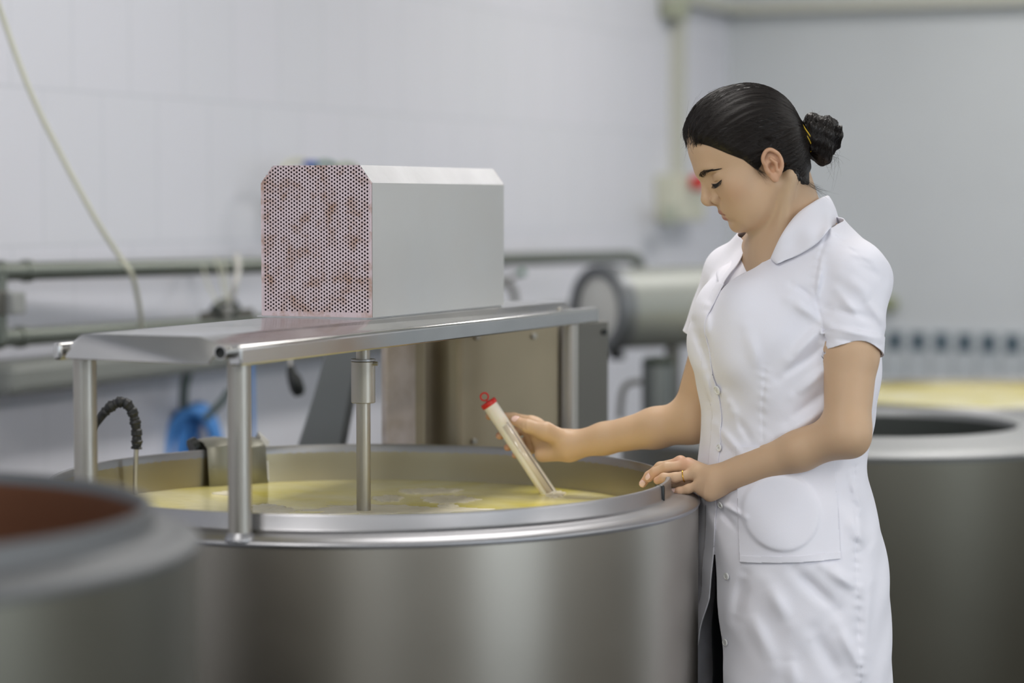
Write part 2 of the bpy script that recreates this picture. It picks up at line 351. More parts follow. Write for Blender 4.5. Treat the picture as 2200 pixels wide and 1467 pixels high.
strip(side[1], side[2], steel_ch, 'sloped_panel'); strip(side[3], side[4], steel_ch, 'sloped_panel'); strip(side[2], side[3], steel_ch, 'roof_panel')
MB().prism([U(bu1, v, z) for v, z in side], E1*.002).build('rear_plate', steel_box, mc, smooth=False)
inner_m = mat('cover_inside_shade', (34, 8, 30), .8)  # dark purple holds the cover's inner shade and the lens colour fringe
ins = [(v*.94-.0015, z if i in (0, 5) else z-.006) for i, (v, z) in enumerate(side)]
MB().prism([U(bu0+.02, v, z) for v, z in ins], E1*(bu1-bu0-.03)).build('motor', inner_m, mc, smooth=False)  # plain dark block in place of a motor, shade behind the holes
perf = mat('perforated_rusty_steel', (196, 178, 174), .42, .35)
N, L, B = mnodes(perf)
tc = N.new('ShaderNodeTexCoord'); sp = N.new('ShaderNodeSeparateXYZ'); L.new(tc.outputs['Object'], sp.inputs[0])
def M(op, a, b=None):
    n = N.new('ShaderNodeMath'); n.operation = op
    for i, x in enumerate((a, b)):
        if x is None: continue
        if isinstance(x, (int, float)): n.inputs[i].default_value = x
        else: L.new(x, n.inputs[i])
    return n.outputs[0]
PX, PZ, HR = .0100, .0063, .00180
def grid(ox, oz):
    x = M('SUBTRACT', M('MODULO', M('ADD', sp.outputs[0], 5*PX*1000+ox), PX), PX/2); z = M('SUBTRACT', M('MODULO', M('ADD', sp.outputs[2], 5*PZ*1000+oz), PZ), PZ/2)
    return M('SQRT', M('ADD', M('MULTIPLY', x, x), M('MULTIPLY', z, z)))
dmin = M('MINIMUM', grid(0, 0), grid(PX/2, PZ/2)); hole = M('GREATER_THAN', dmin, HR)
edge = M('MINIMUM', M('SUBTRACT', .1025, M('ABSOLUTE', sp.outputs[0])), M('SUBTRACT', sp.outputs[2], .004)); inb = M('LESS_THAN', edge, .0035)
L.new(M('MAXIMUM', hole, inb), B.inputs['Alpha'])
n = N.new('ShaderNodeTexNoise'); n.inputs['Scale'].default_value = 26; n.inputs['Detail'].default_value = 8; n.inputs['Roughness'].default_value = .7; L.new(tc.outputs['Object'], n.inputs['Vector'])
r = N.new('ShaderNodeValToRGB'); r.color_ramp.elements[0].position = .36; r.color_ramp.elements[0].color = lin((178, 146, 130)); r.color_ramp.elements[1].position = .52; r.color_ramp.elements[1].color = lin((214, 196, 200))
L.new(n.outputs['Fac'], r.inputs[0]); L.new(r.outputs[0], B.inputs['Base Color'])
loc = [(v-(bv0+bv1)/2, z-z0) for v, z in side]
o = MB().prism([(a, 0, z) for a, z in loc], (0, .0015, 0)).build('perforated_plate', perf, None, smooth=False)
o.matrix_world = Matrix.Translation(U(bu0, (bv0+bv1)/2, z0)) @ ROOM; o.parent = mc; o.matrix_parent_inverse = mc.matrix_basis.inverted()
tag(o, 'pinkish perforated end plate with rust stains')
MB().prism([U(bu0-.008, bv0-.004, TZ+.001), U(bu0-.008, bv1-.004, TZ+.001), U(bu1, bv1-.004, TZ+.001), U(bu1, bv0-.004, TZ+.001)], (0, 0, .0025)).build('base_flange', steel_pl, mc, smooth=False)
# stirrer shaft with collar
sh = empty('stirrer_shaft', (VC[0], VC[1], LZ)); tag(sh, 'vertical steel stirrer shaft with collar dipping into the whey', 'shaft')
sx, sy = P(781, 1000, 3.99)[0], 3.99
MB().tube([(sx, sy, .80), (sx, sy, 1.250)], .0118, 28).build('shaft', steel_tb, sh)
cz0, cz1 = P(0, 865, sy)[2], P(0, 775, sy)[2]
MB().lathe([(.012, cz1), (.0185, cz1), (.0200, cz1-.0015), (.0200, cz0+.001), (.019, cz0), (.012, cz0)], (sx, sy, 0), 32).build('collar', steel_tb, sh)
MB().tube([(sx+.016, sy-.008, cz1-.004), (sx+.0245, sy-.010, cz1-.004)], .0035, 10).build('set_screw', steel_tb, sh)
MB().lathe([(.0118, cz1), (.0205, cz1), (.0205, cz1+.003), (.0118, cz1+.003)], (sx, sy, 0), 32).build('collar_lip', steel_rim, sh)
MB().box((sx, sy, .80), .5, .02, .05).build('paddle', steel_tb, sh)

# bracket hung over the back rim
bk = empty('rim_bracket', PV(510, 960, 4.36)); tag(bk, 'bent grey sheet metal bracket hooked over the back left rim', 'bracket')
ca = math.atan2(4.375-VC[1], -.505-VC[0]); rad = Vector((math.cos(ca), math.sin(ca), 0)); tan_ = Vector((-rad.y, rad.x, 0))*-1
cc = Vector((VC[0], VC[1], 0))+rad*.498
def bp_(a, r_, z): return cc+tan_*a+rad*r_+Vector((0, 0, z))
prof = [(.05, .985), (.047, 1.010), (.040, 1.016), (.006, 1.014), (-.012, 1.004), (-.016, .975), (-.022, .932)]
V = []; Fc = []
for i, a in enumerate((-.058, -.02, .02, .058)):
    for (r_, z) in prof: V.append(bp_(a, r_, z+(.004*math.sin(i*2)) if z > 1 else z))
n = len(prof)
for i in range(3):
    for j in range(n-1): Fc.append((i*n+j, i*n+j+1, (i+1)*n+j+1, (i+1)*n+j))
o = meshobj('hook_sheet', (V, Fc), mat('bracket_grey', (132, 130, 118), .45, .6), bk, auto=30); s = o.modifiers.new('t', 'SOLIDIFY'); s.thickness = .002
MB().prism([bp_(.058, .05, 1.0), bp_(.058, .02, 1.026), bp_(.074, .01, 1.008), bp_(.066, .0, .985), bp_(.058, -.02, .94)], tan_*.002).build('side_flap', steel_box, bk, smooth=False)
MB().tube([bp_(-.07, .03, 1.0), bp_(-.058, .03, 1.005)], .018, 20).build('rubber_end', black_m, bk)

# temperature probe with taped hose
pr = empty('temperature_probe', PV(291, 1000, 4.25)); tag(pr, 'thin steel probe with arched black taped hose over the vat edge', 'probe')
Yp = 4.2
MB().tube([PV(293, 960, Yp), PV(291, 1010, Yp), PV(290, 1075, Yp)], .0042, 12).build('probe_rod', steel_tb, pr)
pts = smoothpath([PV(186, 960, Yp+.02), PV(196, 925, Yp+.02), PV(215, 897, Yp+.01), PV(240, 872, Yp), PV(266, 864, Yp), PV(284, 884, Yp), PV(292, 915, Yp), PV(294, 945, Yp), PV(293, 965, Yp)], 10)
m = len(pts); rs = [.0078 if i < m*.3 else .0092+.0011*math.sin(i*.9)+.0008*math.sin(i*2.3+1) for i in range(m)]; rs[-1] = .006
MB().tube(pts, rs, 14).build('taped_hose', mat('black_tape', (26, 27, 28), .5, bump=1.0, bscale=90), pr)
# ------------------------------------------------------------------ control cabinet behind the vat
A = Vector((-.268, 4.56, 0)); Bq = Vector((.196, 4.885, 0)); D = (Bq-A).normalized(); Nn = Vector((-D.y, D.x, 0)); Lc = (Bq-A).length
cab = empty('control_cabinet', A); tag(cab, 'beige steel machine cabinet standing behind the vat under the bridge end', 'cabinet')
def at(px): # distance along the cabinet front for a picture column
    k = (px-1100)/F; return (k*A.y-A.x)/(D.x-k*D.y)
def cbx(a0, a1, d0, d1, z0, z1, m, name, bevel=.003):
    return MB().box(A+D*(a0+a1)/2+Nn*(d0+d1)/2+Vector((0, 0, (z0+z1)/2)), a1-a0, d1-d0, z1-z0, (D, Nn, Vector((0, 0, 1)))).build(name, m, cab, bevel=bevel)
zt = 1.203
cbx(Lc*.45, Lc, .06, .34, 0, zt-.004, steel_box, 'body')
cbx(at(818)+.012, at(893), -.0, .02, 0, zt, strip_m, 'post')
cbx(at(895), at(921), .012, .08, 0, zt-.002, panel_m, 'post_edge')
p = cbx(at(998), at(1207), .01, .02, .3, zt-.001, panel_m, 'cover_panel')
cbx(at(915), at(990), .10, .13, 0, zt-.002, black_m, 'recess_shade_panel')  # black sheet added as the shade at the back of the open gap
V = []; Fc = []; q = 8
for i in range(q+1):
    t_ = i/q; a_ = at(946)+(at(1000)-at(946))*t_; d_ = .13-.12*math.sin(t_*math.pi/2)**.8
    V += [A+D*a_+Nn*d_+Vector((0, 0, .3)), A+D*a_+Nn*d_+Vector((0, 0, zt-.001))]
Fc = [(2*i, 2*i+2, 2*i+3, 2*i+1) for i in range(q)]
meshobj('curved_edge', (V, Fc), panel_m, cab)
for (x_, y_) in ((1023, 948), (1152, 722), (1030, 724)):
    a_ = at(x_); P0 = A+D*a_; z_ = P(x_, y_, P0.y)[2]
    MB().tube([P0+Vector((0, 0, z_))+Nn*.004, P0+Vector((0, 0, z_))+Nn*.012], .006, 10).build('bolt', steel_tb, p, bevel=.001)
cbx(at(1211), at(1236), .004, .06, 0, zt, steel_tb, 'edge_post')
g = cbx(at(1240), Lc, .0, .06, 0, zt+.003, grey_m, 'grey_side_plate')
P0 = A+D*at(1297); z_ = P(1297, 713, P0.y)[2]
MB().tube([P0+Vector((0, 0, z_))-Nn*.005, P0+Vector((0, 0, z_))], .006, 10).build('bolt', black_m, g)

# ------------------------------------------------------------------ pipes, cables and fittings on the left wall
def pipe(name, a, b, r, label, m=pipe_m, cat='pipe', group=None, elbow=None):
    e = empty(name, a); tag(e, label, cat, group)
    MB().tube([a, b] if elbow is None else [a]+smoothpath([b]+elbow, 6), r, 24).build('pipe_run', m, e)
    return e
a1, b1 = PV(-60, 585, 5.5), PV(1345, 551, 8.6)
pu = pipe('steel_pipe', a1, b1, .0215, 'upper grey steel pipe running along the white wall', elbow=[b1+Vector((.04, .03, -.012)), b1+Vector((.055, .06, -.06))], group='steel pipes on the left wall')
a2, b2 = PV(-60, 730, 5.5), PV(760, 678, 7.2)
pl = pipe('steel_pipe', a2, b2, .0215, 'lower grey steel pipe below the first, passing behind the bridge', group='steel pipes on the left wall')
for pe, aa, bb in ((pu, a1, b1), (pl, a2, b2)):
    for k in (.028, .055):
        q = aa.lerp(bb, k*(1 if pe is pu else 1.8)); d = (bb-aa).normalized()
        MB().tube([q-d*.012, q+d*.012], .0265, 24).build('pipe_union', pipe_m, pe, bevel=.003)
    for k in (.3, .62, .9):
        q = aa.lerp(bb, k); qq = q-E2*max(.01, (q.dot(E2)-S0))
        MB().tube([q, Vector((qq.x, qq.y, q.z))], .009, 12).build('wall_bracket', pipe_m, pe)
vv = empty('pipe_valve', PV(6, 650, 5.48)); tag(vv, 'vertical pipe link with square grey block at the left picture edge', 'valve')
MB().tube([PV(4, 590, 5.55), PV(4, 735, 5.55)], .012, 16).build('pipe_link', pipe_m, vv)
MB().box(PV(22, 651, 5.47), .052, .05, .05, AX).build('valve_block', mat('pale_grey_block', (150, 152, 150), .5), vv, bevel=.004)
MB().box(PV(-6, 651, 5.45), .04, .05, .055, AX).build('valve_body', grey_m, vv, bevel=.004)
cb_ = MB().tube(smoothpath([PV(-40, -110, 5.2), PV(0, 20, 5.3), PV(62, 190, 5.35), PV(132, 335, 5.4), (PV(205, 470, 5.45)), PV(255, 548, 5.5), PV(283, 590, 5.52), PV(296, 640, 5.6), PV(303, 690, 5.7), PV(304, 716, 5.75)], 10), .0056, 10).build('cable', cream_m)
tag(cb_, 'long cream cable hanging diagonally down the left wall over the pipe', 'cable')
sl = slab('wall_ledge', S0+.002, S0+.14, 4.6, 8.3, 1.0, 1.075, mat('grey_ledge', (128, 131, 127), .5), bevel=.02)
tag(sl, 'grey horizontal ledge along the left wall below the pipes', 'ledge')
# valve knot with wires
vk = empty('valve_cluster', PV(488, 665, 6.3)); tag(vk, 'small dark steel valve cluster with pale wires behind the bridge table', 'valve')
for (x_, y_, r_, ang) in ((485, 662, .026, .3), (492, 668, .022, 1.0), (470, 672, .018, 2.0)):
    c = PV(x_, y_, 6.3); pts = [c+Vector((math.cos(t)*r_*1.25, .6*math.sin(t)*r_*math.cos(ang), math.sin(t)*r_*.8)) for t in np.linspace(0, 2*math.pi, 20)]
    MB().tube(pts, .006, 8, cap=False).build('clamp_ring', mat('dark_steel', (84, 90, 86), .35, 1), vk)
MB().tube([PV(430, 680, 6.3), PV(545, 672, 6.3)], .013, 14).build('valve_stub', grey_m, vk)
MB().tube([PV(488, 690, 6.3), PV(488, 660, 6.3)], .018, 16).build('valve_body', steel_tb, vk)
for pts in (((462, 552), (474, 590), (484, 650)), ((478, 560), (486, 600), (490, 650)), ((436, 570), (446, 610), (470, 655))):
    MB().tube(smoothpath([PV(x_, y_, 6.2) for x_, y_ in pts], 6), .0028, 6).build('wire', cream_m, vk)
MB().tube(smoothpath([PV(508, 545, 6.2), PV(512, 575, 6.2), PV(505, 615, 6.2), PV(494, 655, 6.25)], 6), .007, 8).build('white_tube', white_pl, vk)
# blue hose coil with dark cables
wy = 6.45; hc = PV(418, 1010, wy); hs = empty('hose_coil', hc); tag(hs, 'coiled bright blue hose hanging behind the bridge legs', 'hose', )
hb = MB()
for k, (cxp, hw, tp) in enumerate(((413, 58, 880), (428, 43, 874), (437, 27, 880), (420, 50, 884))):
    Yk = 6.42+.035*k; cc2 = PV(cxp, tp+132, Yk); hx = hw/F*Yk; hz = 132/F*Yk
    hb.tube([cc2+Vector((math.cos(t)*hx, .25*math.cos(t)*hx, math.sin(t)*hz)) for t in np.linspace(0, 2*math.pi, 48)], .0165, 12, cap=False)
hb.tube([PV(540, 780, 6.3), PV(545, 1000, 6.3)], .005, 8)
hb.build('hose_loops', blue_m, hs)
MB().tube(smoothpath([PV(425, 760, 6.3), PV(408, 790, 6.3), PV(397, 825, 6.3), PV(394, 872, 6.35)], 8), .013, 10).build('hanger_strap', mat('grey_rubber', (84, 96, 94), .5), hs)
MB().tube(smoothpath([PV(494, 838, 6.2), PV(478, 862, 6.2), PV(456, 884, 6.2), PV(440, 900, 6.2)], 8), .010, 10).build('tie_cable', MATS['grey_rubber'], hs)
pg = empty('hanging_plug', PV(635, 820, 5.4)); tag(pg, 'black plug hanging on its cord below the table', 'plug')
MB().tube([PV(624, 785, 5.4), PV(626, 800, 5.4), PV(633, 815, 5.4), PV(640, 838, 5.4), PV(643, 850, 5.4)], [.007, .011, .0165, .0165, .010], 16).build('plug_body', black_m, pg)
MB().tube([PV(618, 640, 5.4), PV(622, 740, 5.4), PV(624, 790, 5.4)], .003, 8).build('cord', white_pl, pg)
# leaning grey chute
ch_ = MB().prism([PV(700, 745, 5.05), PV(772, 745, 5.05), PV(762, 800, 5.05), PV(728, 980, 5.05), PV(690, 1160, 5.05), PV(560, 1160, 5.05), PV(632, 975, 5.05), PV(672, 850, 5.05)], (0.012, .03, 0)).build('steel_chute', mat('chute_grey', (126, 129, 130), .4, .5), bevel=.004)
for v_ in ch_.data.vertices: pass
tag(ch_, 'slanting grey sheet metal chute behind the stirrer shaft', 'chute')
# things half hidden behind the motor cover
cg = empty('cable_coil', PV(700, 400, 6.9)); tag(cg, 'coil of pale and green cable on the wall just above the motor cover', 'cable')
for k, (x_, cm) in enumerate(((640, cream_m), (700, mat('green_cable', (60, 110, 84), .5)), (745, mat('pale_green_cable', (150, 160, 130), .5)))):
    c = PV(x_, 402, 6.85); r_ = .075-.006*k
    MB().tube([c+E1*(math.cos(t)*r_*1.6)+Vector((0, 0, math.sin(t)*r_)) for t in np.linspace(0, 2*math.pi, 36)], .008, 8, cap=False).build('cable_loop', cm, cg)
MB().box(PV(668, 353, 6.8), .04, .03, .02).build('blue_clip', mat('blue_clip', (50, 80, 170), .5), cg, bevel=.004)
MB().tube([PV(700, 400, 6.9), PV(700, 400, 6.9)-E2*(PV(700, 400, 6.9).dot(E2)-S0)], .008).build('wall_hook', grey_m, cg)
hh = empty('grey_hose', PV(1090, 640, 7.3)); tag(hh, 'thin grey hose bend with a green fitting right of the motor cover', 'hose')
MB().tube(smoothpath([PV(1060, 600, 7.3), PV(1085, 606, 7.3), PV(1103, 625, 7.3), PV(1107, 655, 7.3), PV(1106, 700, 7.3)], 8), .011, 10).build('hose_bend', grey_m, hh)
MB().tube([PV(1085, 604, 7.35), PV(1122, 586, 7.3)], .006, 8).build('spur', grey_m, hh)
MB().tube([PV(1116, 588, 7.3), PV(1128, 583, 7.3)], .011, 12).build('green_fitting', mat('green_plastic', (40, 120, 80), .4), hh)
# horizontal tank with end flange
tk = empty('small_tank', PV(1290, 665, 7.4)); tag(tk, 'horizontal grey tank with round white end plate between cabinet and woman', 'tank')
tA = PV(1288, 664, 7.5); tD = Vector((.80, .60, 0)).normalized()
MB().lathe([(.001, .03), (.118, .03), (.128, .02), (.128, .62), (.001, .62)], tA, 48, axis=tD).build('tank_shell', mat('tank_grey', (150, 153, 148), .5, .3), tk)
MB().lathe([(.104, -.012), (.134, -.014), (.139, -.006), (.139, .04), (.13, .045)], tA, 48, axis=tD).build('flange_ring', mat('ring_grey', (120, 123, 126), .45, .5), tk)
MB().lathe([(.001, -.010), (.085, -.008), (.106, .002), (.106, .02)], tA, 48, axis=tD).build('end_plate', mat('pale_plate', (200, 200, 196), .5), tk)
for k in (.3,):
    q = tA+tD*k; MB().tube([Vector((q.x, q.y, 0)), q-Vector((0, 0, .12))], .025, 16).build('support_leg', grey_m, tk)
MB().tube([PV(1325, 755, 7.5), PV(1325, 772, 7.5)], .025, 12).build('tank_shadow_stub', black_m, tk)  # black stub stands for the shadow below the tank's end ring
# canister
cn = empty('steel_canister', PV(1414, 868, 6.9)); tag(cn, 'dark grey cylindrical canister with black top below the tank', 'canister')
c = PV(1414, 868, 6.9); zt2 = PV(0, 772, 6.9)[2]
MB().lathe([(.001, 0), (.047, 0), (.047, zt2-.02), (.044, zt2-.012), (.001, zt2-.012)], (c.x, c.y, 0), 32).build('canister_body', mat('canister_grey', (98, 102, 100), .4, .6), cn)
MB().lathe([(.046, zt2-.015), (.048, zt2-.006), (.04, zt2+.006), (.001, zt2+.012)], (c.x, c.y, 0), 32).build('canister_lid', mat('dark_green_lid', (34, 44, 32), .5), cn)
MB().tube(smoothpath([PV(1378, 820, 6.9), PV(1352, 823, 6.9), PV(1338, 840, 6.9), PV(1333, 880, 6.9), PV(1333, 900, 6.9)], 8), .009, 10).build('outlet_pipe', grey_m, cn)
# switch box and conduit on the left wall near the corner
def onwall(px, py, off=.0):
    k = (px-1100)/F; # s = S0+off
    # point (kY, Y): dot E2 = S0+off
    Y = (S0+off)/(k*E2.x+E2.y); return PV(px, py, Y)
sb = empty('switch_box', onwall(1462, 425, .05)); tag(sb, 'cream electrical switch box with red button on the wall beside the face', 'switch box')
MB().box(onwall(1462, 425, .05), .1, .34, .19, AX).build('box_body', mat('cream_box', (206, 206, 188), .5), sb, bevel=.01)
MB().box(onwall(1440, 462, .11), .02, .14, .07, AX).build('box_socket', mat('grey_socket', (170, 175, 158), .5), sb, bevel=.004)
MB().lathe([(.001, .05), (.026, .05), (.03, .04), (.03, 0)], onwall(1489, 392, .11), 24, axis=E2).build('red_button', red_m, sb)
cd = empty('cable_conduit', onwall(1457, 200, .02)); tag(cd, 'vertical cream cable conduit rising from the switch box', 'conduit')
zA, zB = onwall(1457, 372, .02), onwall(1457, -160, .02)
MB().box((zA+zB)/2, .035, .10, (zB-zA).length, AX).build('conduit_channel', MATS['beige_trunking'], cd)
MB().box(onwall(1450, 16, .05), .08, .14, .09, AX).build('junction_box', mat('olive_box', (168, 172, 150), .5), cd, bevel=.01)
# small knob on the back wall right of the woman
kb = PV(1913, 655, 9.9); kY = (T1-.02)/( (1913-1100)/F*E1.x+E1.y); kb = PV(1913, 652, kY)
o = MB().lathe([(.001, .0), (.03, .0), (.036, -.02), (.02, -.05), (.001, -.055)], kb, 20, axis=E1).build('wall_fitting', mat('olive_fitting', (150, 156, 120), .5)); tag(o, 'small olive round fitting on the back wall beside the sleeve', 'fitting')

# ------------------------------------------------------------------ sampling tube held over the whey
tb = empty('sampling_tube', PV(1181, 1061, 4.23)); tag(tb, 'cream plastic sampling tube with red ring cap dipped in the whey', 'sampling tube')
tt = PV(1052, 869, 4.23); tbm = PV(1181, 1062, 4.23); td = (tt-tbm).normalized(); tLen = (tt-tbm).length
tube_m = mat('cream_tube', (247, 240, 229), .3, sss=.15, coat=.3)
MB().lathe([(.001, -.03), (.0115, -.03), (.0132, -.027), (.0132, tLen), (.001, tLen)], tbm, 32, axis=td).build('tube_body', tube_m, tb)
# recessed scale window on the near right side
vd = Vector((0, -1, 0)); sdv = td.cross(vd).normalized(); sdv = sdv if sdv.x > 0 else -sdv
def slotpt(l, ang, r=.0134): return tbm+td*l+(vd*math.cos(ang)+sdv*math.sin(ang))*r
def slot(l0, l1, a0, a1, name, m, r=.0134):
    V = []; Fc = []; na = 6
    for l in (l0, l1):
        for i in range(na+1): V.append(slotpt(l, a0+(a1-a0)*i/na, r))
    Fc = [(i, i+1, na+2+i, na+1+i) for i in range(na)]
    o = meshobj(name, (V, Fc), m, tb); s = o.modifiers.new('t', 'SOLIDIFY'); s.thickness = .0005; return o
slot(.004, tLen-.045, -.15, .62, 'clear_window', mat('frosted_window', (222, 210, 190), .2, coat=.5))
slot(.003, tLen-.042, .64, .80, 'scale_strip', mat('grey_scale', (136, 128, 120), .5))
slot(.002, tLen-.043, -.24, -.16, 'window_edge', mat('window_edge', (240, 232, 214), .3))
MB().lathe([(.001, tLen-.002), (.0142, tLen-.002), (.0148, tLen), (.0148, tLen+.005), (.0138, tLen+.0065), (.001, tLen+.007)], tbm, 32, axis=td).build('cap', red_m, tb)
cL = tbm+td*(tLen+.0165); side2 = sdv
lp = MB(); pts = [cL+(td*math.cos(t)+side2*math.sin(t))*.0068 for t in np.linspace(0, 2*math.pi, 28)]
lp.tube(pts, .0016, 10, cap=False); lp.tube([tbm+td*(tLen+.006), tbm+td*(tLen+.0105)], .0022, 10); lp.build('cap_ring', red_m, tb)
# ================================================================== implicit surfaces -> meshes
F32 = np.float32
def vlen(a): return np.sqrt((a*a).sum(-1))
def rc(p, a, b, ra, rb):
    a = np.asarray(a, F32); b = np.asarray(b, F32); ba = b-a; h = np.clip((p-a)@ba/float(ba@ba), 0, 1)
    return vlen(p-a-h[..., None]*ba)-(ra+(rb-ra)*h)
def sph(p, c, r): return vlen(p-np.asarray(c, F32))-r
def ell(p, c, r, Rm=None):
    q = p-np.asarray(c, F32)
    if Rm is not None: q = q@np.asarray(Rm, F32)
    r = np.asarray(r, F32); k0 = vlen(q/r); k1 = vlen(q/(r*r))+1e-9
    return k0*(k0-1)/k1
def smin(a, b, k):
    h = np.clip(.5+.5*(b-a)/k, 0, 1); return b+(a-b)*h-k*h*(1-h)
def smax(a, b, k): return -smin(-a, -b, k)
def chain(p, pts, rs, k=.004):
    d = None
    for i in range(len(pts)-1):
        e = rc(p, pts[i], pts[i+1], rs[i], rs[i+1]); d = e if d is None else smin(d, e, k)
    return d
def surface(f, lo, hi, h, newton=2):
    lo = np.asarray(lo, float); hi = np.asarray(hi, float); B = 8
    n = np.maximum(1, np.ceil((hi-lo)/(h*B)/8).astype(int))*8      # blocks per axis (multiple of 8)
    step = 8; I = np.stack(np.meshgrid(*[np.arange(0, k, step) for k in n], indexing='ij'), -1).reshape(-1, 3)
    while True:
        sz = step*B*h; c = lo+(I+step/2)*B*h
        d = np.concatenate([f(c[i:i+200000].astype(F32)) for i in range(0, len(c), 200000)])
        I = I[np.abs(d) < sz*.87*1.5+h*2]
        if step == 1: break
        step //= 2
        o = np.array([(a, b, c_) for a in (0, 1) for b in (0, 1) for c_ in (0, 1)])*step
        I = (I[:, None]+o[None]).reshape(-1, 3)
    g = np.stack(np.meshgrid(*[np.arange(B+1)]*3, indexing='ij'), -1)
    NC = n*B+2; key = lambda ijk: (ijk[:, 0]*NC[1]+ijk[:, 1])*NC[2]+ijk[:, 2]
    cells = []; verts = []; edges = [[], [], []]
    for s in range(0, len(I), 1500):
        J = I[s:s+1500]; G = (J[:, None, None, None]*B+g[None]); pts = (lo+G*h).astype(F32)
        d = f(pts.reshape(-1, 3)).reshape(len(J), B+1, B+1, B+1)
        sg = d < 0; c8 = sum(sg[:, a:a+B, b:b+B, c:c+B].astype(np.int8) for a in (0, 1) for b in (0, 1) for c in (0, 1))
        act = (c8 > 0) & (c8 < 8); w_ = np.argwhere(act)
        if len(w_) == 0: continue
        bi, x, y, z = w_.T; acc = np.zeros((len(w_), 3)); cnt = np.zeros(len(w_))
        cor = {(a, b, c): d[bi, x+a, y+b, z+c].astype(float) for a in (0, 1) for b in (0, 1) for c in (0, 1)}
        for ax in range(3):
            for a in (0, 1):
                for b in (0, 1):
                    p0 = [0, 0, 0]; o_ = [q for q in range(3) if q != ax]; p0[o_[0]] = a; p0[o_[1]] = b; p1 = list(p0); p1[ax] = 1
                    d0 = cor[tuple(p0)]; d1 = cor[tuple(p1)]; m = (d0 < 0) != (d1 < 0)
                    t = np.where(m, d0/np.where(m, d0-d1, 1), 0); q = np.tile(np.array(p0, float), (len(w_), 1)); q[:, ax] = t
                    acc += q*m[:, None]; cnt += m
        gi = J[bi]*B+np.stack([x, y, z], 1); cells.append(gi); verts.append(lo+(gi+acc/cnt[:, None])*h)
        for ax in range(3):
            e = [0, 0, 0]; e[ax] = 1; d0 = cor[(0, 0, 0)]; d1 = cor[tuple(e)]; m = (d0 < 0) != (d1 < 0)
            edges[ax].append(np.concatenate([gi[m], (d0[m] < 0)[:, None].astype(int)], 1))
    cells = np.concatenate(cells); V = np.concatenate(verts); k = key(cells); od = np.argsort(k); k = k[od]; V = V[od]; quads = []
    for ax in range(3):
        E = np.concatenate(edges[ax]); a, b = [(1, 2), (2, 0), (0, 1)][ax]
        c0 = E[:, :3]; da = np.zeros(3, int); da[a] = 1; db = np.zeros(3, int); db[b] = 1
        ids = []; ok = np.ones(len(E), bool)
        for c_ in (c0, c0-da, c0-da-db, c0-db):
            kk = key(c_); i = np.clip(np.searchsorted(k, kk), 0, len(k)-1); ok &= (k[i] == kk) & (c_.min(1) >= 0); ids.append(i)
        q = np.stack(ids, 1)[ok]; fl = E[ok, 3] == 1; q[~fl] = q[~fl][:, ::-1]; quads.append(q)
    Q = np.concatenate(quads); V = project(f, V, newton, h)
    return V, Q
def grad(f, V, e=4e-4):
    V = V.astype(np.float64); G = np.empty_like(V)
    for a in range(3):
        o = np.zeros(3); o[a] = e; G[:, a] = (f((V+o).astype(F32)).astype(float)-f((V-o).astype(F32)).astype(float))/(2*e)
    return G
def project(f, V, it=2, lim=.003, off=0.):
    V = np.asarray(V, float).copy()
    for _ in range(it):
        G = grad(f, V); d = f(V.astype(F32)).astype(float)-off; g2 = (G*G).sum(1)
        s = np.clip(d/np.sqrt(g2+1e-9), -lim, lim)/np.sqrt(g2+1e-9); V -= G*s[:, None]
    return V
def clipmesh(V, Q, c, f=None, h=.003, snap=True):
    cv = c(V.astype(F32)); keep = (cv[Q] < 0).any(1); Q = Q[keep]
    if snap:
        V = V.copy(); used = np.zeros(len(V), bool); used[Q.ravel()] = True; b = used & (cv >= 0); W_ = V[b]
        for _ in range(6):
            G = grad(c, W_); d = c(W_.astype(F32)).astype(float); g2 = (G*G).sum(1)+1e-9; st = np.clip(d/np.sqrt(g2), -h*1.5, h*1.5)/np.sqrt(g2); W_ = W_-G*st[:, None]
            if f is not None: W_ = project(f, W_, 1, h)
        V[b] = W_
    used = np.zeros(len(V), bool); used[Q.ravel()] = True; mp = np.cumsum(used)-1
    return V[used], mp[Q]
def npmesh(name, V, Q, m, parent=None, thick=0, offset=-1, sub=0):
    me = bpy.data.meshes.new(name); V = np.asarray(V, np.float32); Q = np.asarray(Q, np.int32)
    me.vertices.add(len(V)); me.vertices.foreach_set('co', V.ravel()); k = Q.shape[1]
    me.loops.add(Q.size); me.loops.foreach_set('vertex_index', Q.ravel())
    me.polygons.add(len(Q)); me.polygons.foreach_set('loop_start', np.arange(0, Q.size, k, dtype=np.int32))
    me.polygons.foreach_set('loop_total', np.full(len(Q), k, np.int32)); me.polygons.foreach_set('use_smooth', np.ones(len(Q), bool))
    me.update(calc_edges=True); me.validate(); me.materials.append(m); o = bpy.data.objects.new(name, me); COL.objects.link(o)
    if parent is not None: o.parent = parent; o.matrix_parent_inverse = parent.matrix_basis.inverted()
    if thick:
        s = o.modifiers.new('thick', 'SOLIDIFY'); s.thickness = thick; s.offset = offset
    return o
def merge(parts):
    V = []; Q = []; n = 0
    for v, q in parts: V.append(v); Q.append(q+n); n += len(v)
    return np.concatenate(V), np.concatenate(Q)
